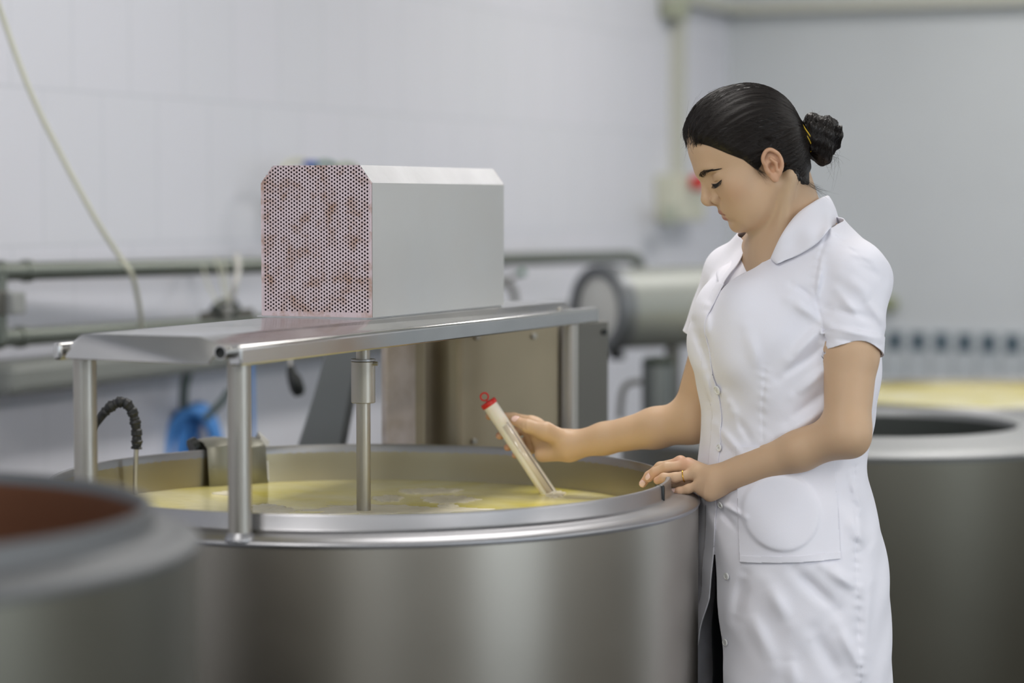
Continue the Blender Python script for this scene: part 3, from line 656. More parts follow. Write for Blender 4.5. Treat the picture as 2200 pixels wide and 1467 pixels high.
def tubes(paths, r, n=4):
    """many tubes at once: paths (k, m, 3), r (k, m)"""
    Pp = np.asarray(paths, float); K, m, _ = Pp.shape; r = np.broadcast_to(r, (K, m))
    T = np.gradient(Pp, axis=1); T /= np.linalg.norm(T, axis=2, keepdims=True)+1e-12
    up = np.array([.31, .77, .55]); u = np.cross(T, up); u /= np.linalg.norm(u, axis=2, keepdims=True)+1e-12; q = np.cross(T, u)
    a = np.arange(n)*2*np.pi/n
    V = Pp[:, :, None]+(u[:, :, None]*np.cos(a)[None, None, :, None]+q[:, :, None]*np.sin(a)[None, None, :, None])*r[:, :, None, None]
    idx = np.arange(K*m*n).reshape(K, m, n); A = idx[:, :-1]; Bn = idx[:, 1:]
    Q = np.stack([A, np.roll(A, -1, 2), np.roll(Bn, -1, 2), Bn], -1).reshape(-1, 4)
    return V.reshape(-1, 3), Q

# ================================================================== the woman
PY = 3.985
th = math.radians(30); fw = np.array([-math.cos(th), -math.sin(th), 0]); lf = np.array([math.sin(th), -math.cos(th), 0])
root = empty('person', (P(1700, 1467, PY)[0], PY, 0)); tag(root, 'woman in white short-sleeved lab coat leaning over the vat with a sampling tube', 'person')
# --- head frame: local coordinates (u forward, w to her left, v up) about the middle of the head
yaw = math.radians(7); tilt = math.radians(27)
g_ = np.array([-math.cos(yaw), -math.sin(yaw), 0]); Zv = np.array([0, 0, 1.])
hf = math.cos(tilt)*g_-math.sin(tilt)*Zv; hu = math.sin(tilt)*g_+math.cos(tilt)*Zv; hl = np.array([math.sin(yaw), -math.cos(yaw), 0])
HO = P(1629, 360, 3.95); HM = np.stack([hf, hl, hu], 1)           # columns
def toL(p): return ((p-HO.astype(F32))@HM.astype(F32))
def toW(q): return np.asarray(q, float)@HM.T+HO
def both(fn, p, a, *r):                                          # symmetric pair
    q = p.copy(); q[..., 1] = np.abs(q[..., 1]); return fn(q, a, *r)
neck0, neck1 = toW((-.026, 0, -.035)), P(1712, 520, 3.985)
shL, elL, wrL = P(1836, 596, 3.87), P(1819, 930, 3.80), P(1538, 1033, 3.90)
shR, elR, wrR = P(1582, 596, 4.10), P(1487, 903, 4.13), P(1226, 957, 4.20)
def skull(q):
    s = q.copy(); s[..., 1] = np.abs(s[..., 1])
    d = ell(q, (.000, 0, .050), (.0885, .072, .080))
    d = smin(d, ell(q, (.026, 0, .056), (.0660, .060, .074)), .015)
    d = smin(d, ell(s, (.036, 0, -.004), (.050, .0575, .070)), .02)
    d = smin(d, rc(s, (.0780, .028, .036), (.0845, 0, .034), .0075, .0085), .02)
    d = smin(d, sph(s, (.052, .036, -.004), .023), .02); d = smin(d, ell(s, (.042, .026, -.034), (.032, .028, .036)), .02)
    d = smin(d, ell(q, (.056, 0, -.034), (.0275, .030, .034)), .018)
    d = smin(d, rc(s, (.000, .052, -.030), (.055, .024, -.066), .014, .012), .024)
    d = smin(d, ell(q, (.040, 0, -.045), (.040, .045, .036)), .02)
    d = smin(d, ell(q, (.0690, 0, -.0690), (.0150, .018, .0125)), .012)
    d = d+.0022*np.exp(-((q[..., 2]+.0565)/.0045)**2-(q[..., 1]/.02)**2)*(q[..., 0] > .05)
    return d
def nose(q):
    s = q.copy(); s[..., 1] = np.abs(s[..., 1])
    d = rc(q, (.0865, 0, .0225), (.0985, 0, -.0035), .0068, .0078)
    d = smin(d, sph(q, (.0995, 0, -.0085), .0092), .006)
    d = smin(d, rc(q, (.0975, 0, -.0135), (.088, 0, -.0195), .0055, .006), .006)
    d = smin(d, ell(s, (.0875, .0125, -.0130), (.0090, .0062, .0075)), .003)
    d = smin(d, rc(s, (.078, .006, .022), (.080, .013, -.010), .006, .007), .012)
    return d
DENSE = lambda pts: [tuple(v) for v in smoothpath(pts, 4)]
def headL(q):
    s = q.copy(); s[..., 1] = np.abs(s[..., 1])
    d = smin(skull(q), nose(q), .006)
    d = smax(d, -rc(s, (.0905, .0070, -.0240), (.0930, .0065, -.0140), .0030, .0020), .0022)      # nostrils
    d = d+.0042*np.exp(-((s[..., 0]-.0795)**2/.006**2+(s[..., 1]-.0195)**2/.0035**2+(s[..., 2]+.0135)**2/.009**2)*.7)   # alar crease
    # eye sockets and closed lids
    d = smax(d, -ell(s, (.0965, .0330, .0235), (.0175, .0175, .0115)), .012)
    lid = ell(s, (.0655, .0325, .0190), (.0145, .0160, .0130)); d = smin(d, lid, .0035)
    d = d+.0014*np.exp(-((s[..., 2]-.0275)/.0016)**2)*np.exp(-((s[..., 1]-.034)/.0135)**2)*(s[..., 0] > .055)   # lid fold
    d = d+.0012*np.exp(-((s[..., 2]-.0135)/.0013)**2)*np.exp(-((s[..., 1]-.0335)/.0125)**2)*(s[..., 0] > .06)
    # lips
    up_ = chain(s, [(.0862, 0, -.0370), (.0848, .007, -.0364), (.0700, .0250, -.0415)], [.0042, .0044, .0020], .004)
    lo_ = chain(s, [(.0836, 0, -.0478), (.0818, .009, -.0474), (.0695, .0245, -.0425)], [.0054, .0052, .0022], .004)
    d = smin(d, up_, .003); d = smin(d, lo_, .003)
    mouth = chain(s, [(.0925, 0, -.0420), (.0880, .010, -.0416), (.0730, .0275, -.0428)], [.0013, .0013, .0012]); d = smax(d, -mouth, .0016)
    d = d+.0012*np.exp(-((s[..., 1])/.003)**2-((s[..., 2]+.0275)/.006)**2)*(s[..., 0] > .07)    # philtrum
    # ear
    S_ = s; s = s.copy(); s[..., 0] = (s[..., 0]+.0130-.0055)*1.12-.0130; s[..., 2] = s[..., 2]*1.02
    e = ell(s, (-.0130, .0735, .0015), (.0165, .0075, .0245), np.array([[.93, 0, -.37], [0, 1, 0], [.37, 0, .93]]))
    hel = chain(s, DENSE([(-.0035, .0765, .0005), (.0010, .0790, .0100), (-.0020, .0815, .0190), (-.0110, .0835, .0255), (-.0200, .0845, .0240), (-.0275, .0850, .0135), (-.0285, .0842, .0010), (-.0235, .0820, -.0100), (-.0140, .0790, -.0190)]), [.0030]*33, .002)
    e = smin(e, hel, .0035)
    e = smin(e, ell(s, (-.0055, .0775, -.0195), (.0075, .0040, .0085)), .004)
    e = smax(e, -ell(s, (-.0085, .0850, -.0030), (.0072, .0125, .0092)), .0025)
    e = smax(e, -chain(s, [(-.004, .0845, .013), (-.013, .087, .0185), (-.0225, .0875, .009), (-.0225, .0865, -.002)], [.0028, .0032, .0028, .002], .003), .003)
    e = smin(e, chain(s, [(-.0125, .0825, .0115), (-.0180, .0825, .001), (-.0140, .0815, -.0105)], [.0022, .0028, .0024], .003), .003)
    e = smin(e, ell(s, (.0005, .0775, -.0035), (.0040, .0030, .0055)), .003)
    d = smin(d, e, .004)
    return d
sternum = P(1640, 640, 3.95)
def neckW(p):
    d = rc(p, neck0, neck1, .0480, .056)
    d = smin(d, rc(p, P(1600, 470, 3.93)*.0+toW((.018, 0, -.065)), P(1668, 590, 3.95), .030, .040), .03)
    d = smin(d, rc(p, P(1722, 545, 3.99), shL, .055, .045), .04); d = smin(d, rc(p, P(1712, 545, 3.99), shR, .055, .045), .04)
    c = P(1705, 660, 3.985)
    d = smin(d, ell(p, c, (.085, .155, .15), np.stack([fw, lf, Zv], 1)), .04)
    # sternomastoid hint
    d = smin(d, rc(p, toW((-.028, .058, -.030)), P(1660, 585, 3.93), .012, .010), .02)
    return d
def headW(p): return smin(headL(toL(p)), neckW(p), .012)
def lerp(a, b, t): return np.asarray(a)*(1-t)+np.asarray(b)*t
J = lambda *a: [P(*q) for q in a]
def armL(p):
    d = rc(p, shL, lerp(shL, elL, .5), .050, .0430); d = smin(d, rc(p, lerp(shL, elL, .5), elL, .0430, .0350), .015)
    d = smin(d, rc(p, elL, lerp(elL, wrL, .35), .0345, .0318), .022); d = smin(d, rc(p, lerp(elL, wrL, .35), lerp(elL, wrL, .97), .0318, .0248), .015)
    d = smin(d, sph(p, P(1833, 950, 3.80), .0185), .016)
    return smin(d, handL(p), .014)
def handL(p):
    W_ = wrL; m1, m2, m3, m4 = J((1462, 994, 3.965), (1478, 1000, 3.945), (1497, 1018, 3.920), (1509, 1039, 3.902))
    d = None
    for m, r0, r1 in ((m1, .016, .0105), (m2, .016, .0108), (m3, .016, .0100), (m4, .016, .0092)):
        e = rc(p, W_, m, r0, r1); d = e if d is None else smin(d, e, .012)
    d = smin(d, rc(p, P(1525, 1056, 3.895), P(1508, 1052, 3.905), .0165, .0105), .012)
    kn = None
    for m, r in ((m1, .0088), (m2, .009), (m3, .0085), (m4, .0078)): d = smin(d, sph(p, m+np.array([0, 0, .0025]), r), .005)
    fg = [chain(p, [m1]+J((1418, 1003, 3.975), (1394, 1022, 3.982), (1381, 1039, 3.985)), [.0095, .0083, .0074, .0064]),
          chain(p, [m2]+J((1432, 1004, 3.952), (1408, 1014, 3.958), (1395, 1027, 3.962)), [.0098, .0086, .0077, .0066]),
          chain(p, [m3]+J((1450, 1026, 3.928), (1426, 1026, 3.934), (1412, 1032, 3.940)), [.0092, .0082, .0074, .0062]),
          chain(p, [m4]+J((1479, 1050, 3.912), (1460, 1055, 3.918), (1446, 1057, 3.922)), [.0084, .0074, .0066, .0056]),
          chain(p, [W_]+J((1495, 1040, 3.965), (1462, 1040, 3.985), (1440, 1042, 3.995)), [.015, .013, .010, .0075])]
    return smin(d, np.minimum.reduce(fg), .005)
def armR(p):
    d = rc(p, shR, elR, .045, .0355); t1 = lerp(elR, wrR, .3)
    d = smin(d, rc(p, elR, t1, .0370, .0335), .022)
    d = smin(d, rc(p, t1, lerp(elR, wrR, .72), .0335, .0268), .015); d = smin(d, rc(p, lerp(elR, wrR, .72), wrR, .0268, .0238), .012)
    return smin(d, handR(p), .014)
def handR(p):
    W_ = wrR; m1, m2, m3, m4 = J((1140, 906, 4.236), (1146, 924, 4.246), (1152, 944, 4.247), (1160, 962, 4.240))
    d = None
    for m, r0, r1 in ((m1, .018, .0110), (m2, .018, .0110), (m3, .018, .0105), (m4, .018, .0100)):
        e = rc(p, W_, m, r0, r1); d = e if d is None else smin(d, e, .012)
    d = smin(d, rc(p, P(1218, 969, 4.20), P(1166, 975, 4.222), .0165, .0145), .012)                 # hypothenar
    d = smin(d, rc(p, P(1128, 904, 4.252), P(1140, 962, 4.256), .0085, .0080), .008); d = smin(d, rc(p, P(1150, 915, 4.235), P(1170, 960, 4.235), .014, .013), .01)
    th_ = chain(p, J((1212, 945, 4.196), (1172, 926, 4.185), (1134, 915, 4.188), (1108, 904, 4.203)), [.0170, .0150, .0105, .0088], .008)
    d = smin(d, th_, .010)
    fg = [chain(p, [m1]+J((1104, 897, 4.262), (1068, 893, 4.258), (1051, 894, 4.240)), [.0100, .0086, .0076, .0066]),
          chain(p, [m2]+J((1118, 924, 4.268), (1088, 932, 4.262), (1073, 936, 4.241)), [.0100, .0088, .0078, .0067]),
          chain(p, [m3]+J((1132, 948, 4.266), (1105, 957, 4.260), (1090, 961, 4.242)), [.0096, .0083, .0074, .0063]),
          chain(p, [m4]+J((1140, 966, 4.258), (1118, 974, 4.254), (1106, 978, 4.241)), [.0088, .0074, .0065, .0056])]
    d = smin(d, np.minimum.reduce(fg), .004)
    d = d+.0022*np.exp(-(rc(p, P(1138, 936, 4.172), P(1190, 980, 4.176), 0, 0)/.0035)**2)           # thenar crease
    d = d+.0010*np.exp(-(rc(p, P(1126, 905, 4.178), P(1129, 925, 4.178), 0, 0)/.0022)**2)
    return d
hipZ = .88; hipC = P(1700, 0, PY)*0+np.array([P(1695, 1174, PY)[0], PY+.01, hipZ])
def legs(p, extra=0.):
    d = None
    for s in (-1, 1):
        h = hipC+lf*s*.078+fw*(-.005); k_ = h+np.array([0, 0, -.42])+fw*.03+lf*s*.0; a = k_+np.array([0, 0, -.40])-fw*.04
        e = smin(rc(p, h, k_, .070+extra, .056+extra), rc(p, k_, a, .056+extra, .038+extra*1.3), .03)
        if extra == 0: e = smin(e, rc(p, a+np.array([0, 0, -.03]), a+fw*.13+np.array([0, 0, -.035]), .03, .022), .02)
        d = e if d is None else smin(d, e, .02)
    return smin(d, ell(p, hipC+np.array([0, 0, .04]), (.095+extra, .138+extra, .11), np.stack([fw, lf, Zv], 1)), .04)
def lowbody(p):
    d = legs(p); d = smin(d, rc(p, hipC+np.array([0, 0, .08]), P(1690, 760, PY), .105, .10), .05); return smin(d, neckW(p), .04)

# --- lab coat
CT = np.array([  # z, centre column px, half width (sideways), half depth
 (1.47, 1722, .055, .050), (1.43, 1708, .080, .046), (1.39, 1706, .125, .060), (1.35, 1710, .155, .090), (1.30, 1706, .160, .115), (1.25, 1698, .162, .128), (1.20, 1696, .162, .134), (1.14, 1697, .158, .133),
 (1.08, 1693, .150, .130), (1.03, 1680, .140, .126), (.985, 1680, .146, .130), (.94, 1688, .158, .138), (.88, 1695, .172, .146), (.80, 1698, .180, .150), (.66, 1700, .184, .152), (.45, 1702, .198, .166)])[::-1]
def cprof(z):
    r = [np.interp(z, CT[:, 0], CT[:, i]).astype(F32) for i in (1, 2, 3)]; r[0] = ((r[0]-1100)/F*PY).astype(F32); return r
_k = np.linspace(.45, 1.47, 120)
_cs = []
for i in (1, 2, 3):
    y_ = np.interp(_k, CT[:, 0], CT[:, i]); yy = np.pad(y_, 5, mode='edge'); y_ = np.convolve(yy, np.ones(11)/11, 'valid'); _cs.append(y_)
def cprof(z):
    r = [np.interp(z, _k, c).astype(F32) for c in _cs]; r[0] = ((r[0]-1100)/F*PY).astype(F32); return r
def local(p):
    cx, w_, dp = cprof(p[..., 2]); x = p[..., 0]-cx; y = p[..., 1]-PY
    return x*lf[0]+y*lf[1], x*fw[0]+y*fw[1], w_, dp
slL = shL+(elL-shL)*.47; slR = shR+(elR-shR)*.44+np.array([-.012, 0, 0])
bustL, bustR = P(1604, 712, 3.895), P(1566, 712, 3.99)
FOLD = [  # (x0, y0, x1, y1, width px, height mm) folds seen on the near side, as places on the cloth
 (1770, 690, 1690, 770, 12, 2.4), (1772, 735, 1668, 812, 10, -2.0), (1775, 780, 1700, 850, 12, 2.2), (1778, 830, 1690, 905, 13, -2.4), (1778, 870, 1650, 945, 12, 2.6), (1770, 915, 1640, 960, 9, -2.0),
 (1600, 700, 1628, 800, 14, 1.5), (1560, 850, 1600, 930, 10, 1.6), (1575, 880, 1620, 960, 9, -1.6), (1545, 920, 1600, 985, 10, 1.8), (1690, 640, 1762, 690, 12, 1.8), (1700, 610, 1745, 640, 9, -1.4),
 (1762, 560, 1745, 640, 7, 1.6), (1790, 620, 1840, 690, 10, 2.2), (1775, 660, 1860, 680, 9, -1.8), (1800, 590, 1870, 640, 14, 1.6), (1850, 640, 1895, 700, 10, 2.0), (1775, 700, 1880, 722, 7, 1.6), (1772, 722, 1880, 738, 6, -1.2), (1835, 560, 1890, 600, 12, -1.6),
 (1700, 1215, 1790, 1300, 14, -2.6), (1760, 1205, 1840, 1260, 12, 2.6), (1640, 1240, 1690, 1330, 16, 1.8), (1810, 1100, 1870, 1180, 16, 2.0), (1830, 1020, 1850, 1100, 9, 2.0), (1600, 1300, 1660, 1420, 18, 2.2), (1740, 1340, 1800, 1450, 18, -2.4), (1790, 1330, 1850, 1440, 14, 2.4), (1600, 1230, 1580, 1330, 12, -2.2),
 (1550, 1085, 1600, 1110, 7, 2.0), (1548, 1100, 1585, 1140, 7, -1.6), (1870, 1250, 1850, 1400, 12, 1.4), (1690, 1400, 1700, 1466, 16, 1.6),
 (1525, 660, 1518, 740, 9, 2.0), (1500, 700, 1530, 800, 9, -1.6), (1520, 800, 1535, 880, 8, 1.6)]
FP = []
for x0, y0, x1, y1, wpx, hmm in FOLD:
    a = P(x0, y0, 3.86); b = P(x1, y1, 3.86); FP.append((a[[0, 2]].astype(F32), b[[0, 2]].astype(F32), wpx/1345, hmm/1000))
def folds(p):
    q = p[..., [0, 2]]; d = np.zeros(p.shape[:-1], F32); side_ = (p[..., 1] < 4.02)
    for a, b, w_, h_ in FP:
        ba = b-a; t = (q-a)@ba/float(ba@ba); tc_ = np.clip(t, 0, 1); e = q-a-tc_[..., None]*ba
        r2 = (e*e).sum(-1)/(w_*w_); d += 3.2*h_*np.exp(-r2)*np.sin(np.pi*np.clip(tc_, .12, .9))
    n = np.sin(p[..., 0]*41+p[..., 2]*27+1.3)*np.sin(p[..., 2]*33-p[..., 1]*38)*.0011+np.sin(p[..., 0]*83-p[..., 2]*60+p[..., 1]*47)*.0006
    return d*side_+n.astype(F32)*1.6
SEAM = [([(1640, 790), (1637, 870), (1639, 962)], .0022, -.0012), ([(1843, 1010), (1838, 1120), (1836, 1250), (1842, 1466)], .0024, -.0013), ([(1786, 484), (1755, 560), (1744, 620), (1762, 700), (1768, 745)], .0024, -.0016), ([(1790, 500), (1830, 540), (1868, 575)], .002, -.0008)]
SP = [([P(x, y, 3.86)[[0, 2]].astype(F32) for x, y in pts], w_, h_) for pts, w_, h_ in SEAM]
def seams(p):
    q = p[..., [0, 2]]; d = np.zeros(p.shape[:-1], F32)
    for pts, w_, h_ in SP:
        r2 = None; al = None
        for a, b in zip(pts[:-1], pts[1:]):
            ba = b-a; t = np.clip((q-a)@ba/float(ba@ba), 0, 1); e = q-a-t[..., None]*ba; rr = (e*e).sum(-1)
            r2 = rr if r2 is None else np.minimum(r2, rr)
        d += h_*np.exp(-r2/(w_*w_)); d += .0006*np.exp(-r2/(.008**2))*np.sin(p[..., 2]*380+p[..., 0]*90+2*np.sin(p[..., 2]*37))     # pucker along the stitching
    return d*(p[..., 1] < 4.0)
def coat_trunk(p):
    a, b, w_, dp = local(p)
    n_ = 2.25; rr = (np.abs(a/w_)**n_+np.abs(b/dp)**n_)**(1/n_); d = (rr-1)*np.minimum(w_, dp)
    d = np.maximum(d, p[..., 2]-1.50)
    d = smin(d, ell(p, bustL, (.050, .046, .072)), .08); d = smin(d, ell(p, bustR, (.050, .046, .072)), .08)
    return smin(d, ell(p, P(1762, 640, 4.00), (.068, .115, .105), np.stack([fw, lf, Zv], 1)), .04)       # upper back
def coat_base(p):
    d = coat_trunk(p)
    d = smin(d, rc(p, P(1728, 515, 3.95), shL+np.array([0, 0, -.002]), .044, .0545), .03); d = smin(d, rc(p, P(1700, 520, 4.02), shR, .044, .052), .03)
    sl = smin(rc(p, shL, slL, .0560, .0500), sph(p, P(1860, 620, 3.88), .030), .03)
    d = smin(d, sl, .012); d = smin(d, rc(p, shR, slR, .055, .050), .012)
    return d
def coat(p): return coat_base(p)-folds(p)-seams(p)
def arm_open(p):        # keeps sleeves open: beyond the cuff the sleeve surface is cut away
    def cut(s, e, f, tt):
        ax = (np.asarray(e)-np.asarray(s)); L_ = np.linalg.norm(ax); ax = ax/L_; q = p-np.asarray(s, F32); t = q@ax.astype(F32); rad_ = vlen(q-t[..., None]*ax.astype(F32))
        return t-L_*tt, rad_
    return cut(shL, elL, None, .47), cut(shR, elR, None, .44)
vA, vB, vN = P(1605, 612, 3.86), P(1775, 425, 4.0), P(1640, 480, 3.9)
def coat_clip(p):
    a, b, w_, dp = local(p); c = -np.ones(p.shape[:-1], F32)*.5
    # neck opening: above the plane running from the V point at the front up to the nape
    z0 = np.interp(b, [-.09, -.055, .0, .055, .12], [1.424, 1.424, 1.412, 1.388, 1.335]).astype(F32)
    wv = np.interp(p[..., 2], [1.30, 1.36, 1.42, 1.5], [.0, .038, .062, .07]).astype(F32)
    neck = np.maximum(np.abs(a+.004)-wv, -(b-.03)); neck_open = np.where(b > .03, np.abs(a+.002)-wv, 1.)
    # V at the front
    c = np.maximum(c, np.where((b > .0), wv-np.abs(a), -.5))
    c = np.maximum(c, p[..., 2]-z0)
    # sleeves
    (t, r), (t2, r2) = arm_open(p)
    isL = sph(p, slL, .075); isR = sph(p, slR, .075)
    tr_ = coat_trunk(p)
    c = np.where((isL < 0) & (r < .066) & (a > .05) & (tr_ > .009), np.maximum(c, t+.006*np.sin(p[..., 0]*60)), c)
    c = np.where((isR < 0) & (a < -.05) & (tr_ > .009), np.maximum(c, t2), c)
    # front opening, widening below the waist
    z = p[..., 2]
    an = np.interp(z, [.45, .62, .72, .80, .88, .94, 1.0], [.042, .034, .024, .010, .002, .0, .0]).astype(F32)
    af = np.interp(z, [.45, .62, .72, .80, .88, .94, 1.0], [-.15, -.10, -.055, -.014, -.002, .0, .0]).astype(F32)
    gap = np.where(b > .02, np.minimum(an-a, a-af), -.5); gap = np.where(z < 1.0, gap, -.5)
    c = np.maximum(c, gap); c = np.maximum(c, .52-z)
    return c
skin = mat('skin', (208, 164, 136), .48, sss=.12, bump=.04, bscale=400, spec=.35)
N, L, B = mnodes(skin); at_ = N.new('ShaderNodeVertexColor'); at_.layer_name = 'tone'
tcn = N.new('ShaderNodeTexCoord'); nz = N.new('ShaderNodeTexNoise'); nz.inputs['Scale'].default_value = 28; nz.inputs['Detail'].default_value = 3
L.new(tcn.outputs['Object'], nz.inputs['Vector']); mr = N.new('ShaderNodeMapRange'); mr.inputs['To Min'].default_value = .95; mr.inputs['To Max'].default_value = 1.05; L.new(nz.outputs['Fac'], mr.inputs['Value'])
vm = N.new('ShaderNodeVectorMath'); vm.operation = 'SCALE'; L.new(at_.outputs['Color'], vm.inputs[0]); L.new(mr.outputs[0], vm.inputs['Scale']); L.new(vm.outputs[0], B.inputs['Base Color'])
cloth = mat('white_cotton', (235, 234, 242), .75, bump=.10, bscale=900, spec=.25)
jean_m = mat('dark_navy_trousers', (22, 28, 38), .8, bump=.3, bscale=500)
hair_m = mat('dark_brown_hair', (26, 20, 17), .46, spec=.4)
gold_m = mat('gold', (226, 180, 80), .25, 1)
# --- body mesh (one mesh: head and neck, both arms with hands, trunk and legs)
def bb(pts, m): pts = np.asarray(pts); return pts.min(0)-m, pts.max(0)+m
HH = .0016
hp = surface(headW, *bb([toW((.12, 0, -.1)), toW((.125, 0, .1)), toW((.11, 0, .14)), toW((-.1, -.09, .14)), toW((-.1, .1, 0)), P(1600, 640, 3.85), P(1780, 600, 4.1)], .02), HH)
hp = clipmesh(*hp, lambda p: (P(0, 640, 3.95)[2]-p[..., 2]).astype(F32), snap=False)
aL = surface(armL, *bb([shL, elL, wrL, P(1380, 1045, 3.98), P(1440, 1040, 3.99)], .06), .0018)
aR = surface(armR, *bb([shR, elR, wrR, P(1040, 890, 4.24), P(1110, 980, 4.27)], .05), .0018)
lb = surface(lowbody, (hipC[0]-.35, PY-.35, -.01), (hipC[0]+.35, PY+.35, 1.42), .009)
BV, BQ = merge([hp, aL, aR, lb])
body = npmesh('body', BV, BQ, skin, root)
q = toL(BV.astype(F32)).astype(float); s_ = q.copy(); s_[:, 1] = abs(s_[:, 1])
def g1(x, c, w_): return np.exp(-((x-c)/w_)**2)
base = np.array([.595, .400, .252]); col_ = np.tile(base, (len(BV), 1))
face = (np.linalg.norm(q, axis=1) < .2)
lipm = np.clip(1.3-np.abs(np.minimum(chain(s_.astype(F32), [(.0862, 0, -.0370), (.0848, .007, -.0364), (.0700, .0250, -.0415)], [.0042, .0044, .0020]), chain(s_.astype(F32), [(.0836, 0, -.0478), (.0818, .009, -.0474), (.0695, .0245, -.0425)], [.0054, .0052, .0022])))/.0011, 0, 1)*face
col_ = col_*(1-lipm[:, None]*.85)+np.array([.42, .180, .140])*lipm[:, None]*.85
chk = face*g1(s_[:, 0], .060, .022)*g1(s_[:, 1], .045, .02)*g1(s_[:, 2], -.012, .018)*.35; col_ = col_*(1-chk[:, None])+np.array([.60, .30, .19])*chk[:, None]
ey = face*g1(s_[:, 0], .078, .015)*g1(s_[:, 1], .031, .014)*g1(s_[:, 2], .014, .008)*.35; col_ = col_*(1-ey[:, None])+np.array([.42, .235, .13])*ey[:, None]
ear = face*(s_[:, 1] > .0735)*(np.linalg.norm(s_[:, [0, 2]]-[-.013, 0], axis=1) < .03)*.35; col_ = col_*(1-ear[:, None])+np.array([.62, .27, .17])*ear[:, None]
for tipP in J((1381, 1039, 3.985), (1395, 1027, 3.962), (1412, 1032, 3.94), (1446, 1057, 3.922), (1051, 894, 4.24), (1073, 936, 4.241), (1090, 961, 4.242), (1106, 978, 4.241), (1108, 904, 4.203), (1462, 990, 3.96), (1480, 996, 3.94)):
    t = .45*np.exp(-(np.linalg.norm(BV-tipP, axis=1)/.014)**2); col_ = col_*(1-t[:, None])+np.array([.64, .27, .20])*t[:, None]
ca_ = body.data.color_attributes.new('tone', 'FLOAT_COLOR', 'POINT')
ca_.data.foreach_set('color', np.concatenate([col_, np.ones((len(BV), 1))], 1).astype(np.float32).ravel())
# --- nails
nail_m = mat('nail', (232, 196, 184), .25, coat=.5)
def nail(tip, prev, nrm, f, r=.0046, name='fingernail'):
    tip = np.asarray(tip); ax = tip-np.asarray(prev); ax /= np.linalg.norm(ax); nrm = np.asarray(nrm, float); nrm -= ax*(nrm@ax); nrm /= np.linalg.norm(nrm); sd = np.cross(ax, nrm)
    V = []; Fq = []
    for i in range(7):
        for j in range(7):
            x = (i/3-1); y = (j/3-1); k_ = math.sqrt(1-.5*y*y)*x, math.sqrt(1-.5*x*x)*y
            V.append(tip+ax*(k_[0]*r*1.25-.001)+sd*k_[1]*r*.95+nrm*.004)
    V = project(f, np.array(V), 6, .004, .0004)
    Fq = [(i*7+j, i*7+j+1, (i+1)*7+j+1, (i+1)*7+j) for i in range(6) for j in range(6)]
    return npmesh(name, V, np.array(Fq), nail_m, body, thick=.0004, offset=0)
nl = J((1381, 1039, 3.985), (1394, 1022, 3.982)); nail(nl[0], nl[1], (.1, -.75, .45), armL)
nl = J((1395, 1027, 3.962), (1408, 1014, 3.958)); nail(nl[0], nl[1], (-.1, -.65, .7), armL)
nl = J((1446, 1057, 3.922), (1460, 1055, 3.918)); nail(nl[0], nl[1], (-.1, -.75, .7), armL, .004)
nl = J((1108, 904, 4.203), (1134, 915, 4.188)); nail(nl[0], nl[1], (.1, -.8, .6), armR, .0055)
# --- ring, eyebrows, lashes
rcn = lerp(P(1497, 1018, 3.92), P(1450, 1026, 3.928), .60); rax = P(1497, 1018, 3.92)-P(1450, 1026, 3.928); rax /= np.linalg.norm(rax)
r1_ = np.cross(rax, [0, 0, 1]); r1_ /= np.linalg.norm(r1_); r2_ = np.cross(rax, r1_)
pts = [Vector(rcn+(r1_*math.cos(t)+r2_*math.sin(t))*.0094) for t in np.linspace(0, 2*math.pi, 28)]
ring = MB().tube(pts, .0010, 8, cap=False).build('finger_ring', gold_m, root); tag(ring, 'thin gold ring on the ring finger')
def facepts(uv, f=None, off=.0006):
    uv = np.asarray(uv, float); us = np.linspace(.125, .02, 211); q = np.zeros((len(uv), len(us), 3)); q[..., 0] = us[None]; q[..., 1] = uv[:, :1]; q[..., 2] = uv[:, 1:]
    d = headL(q.reshape(-1, 3).astype(F32)).reshape(len(uv), len(us)); k = np.argmax(d < .0005, axis=1); q0 = q[np.arange(len(uv)), k]
    return project(lambda p: headL(toL(p)), toW(q0), 4, .001, off)
brow_m = mat('eyebrow_hair', (40, 28, 22), .7)
paths = []; rad_ = []
bl = np.array([(.0125, .0300), (.0215, .0340), (.031, .0362), (.041, .0350), (.0500, .0312)]); bw = [.0034, .0038, .0030, .0017, .0005]
for sgn in (1, -1):
    st = []; en = []
    for k in range(230):
        t = rng.random()*.97; x = t*(len(bl)-1); i = int(x); fr = x-i; c = bl[i]*(1-fr)+bl[i+1]*fr; tan2 = bl[i+1]-bl[i]; tan2 /= np.linalg.norm(tan2)
        wd = bw[i]*(1-fr)+bw[i+1]*fr; o_ = (rng.random()*2-1)*wd; nn = np.array([-tan2[1], tan2[0]]); s0 = c+nn*o_
        dr = tan2*.0048+nn*(.0028*(1-t)*(1 if o_ < 0 else .3)); st.append([(s0*(1-a)+(s0+dr)*a) for a in (0, .33, .66, 1)])
    st = np.array(st); flat = st.reshape(-1, 2).copy(); flat[:, 0] *= sgn
    W3 = facepts(flat, off=.0005).reshape(-1, 4, 3); V, Qd = tubes(W3, np.array([.0002, .00026, .0002, .00006])[None], 3)
    ebr = npmesh('eyebrow', V, Qd, brow_m, root)
lash_m = mat('eyelash_hair', (22, 16, 14), .6)
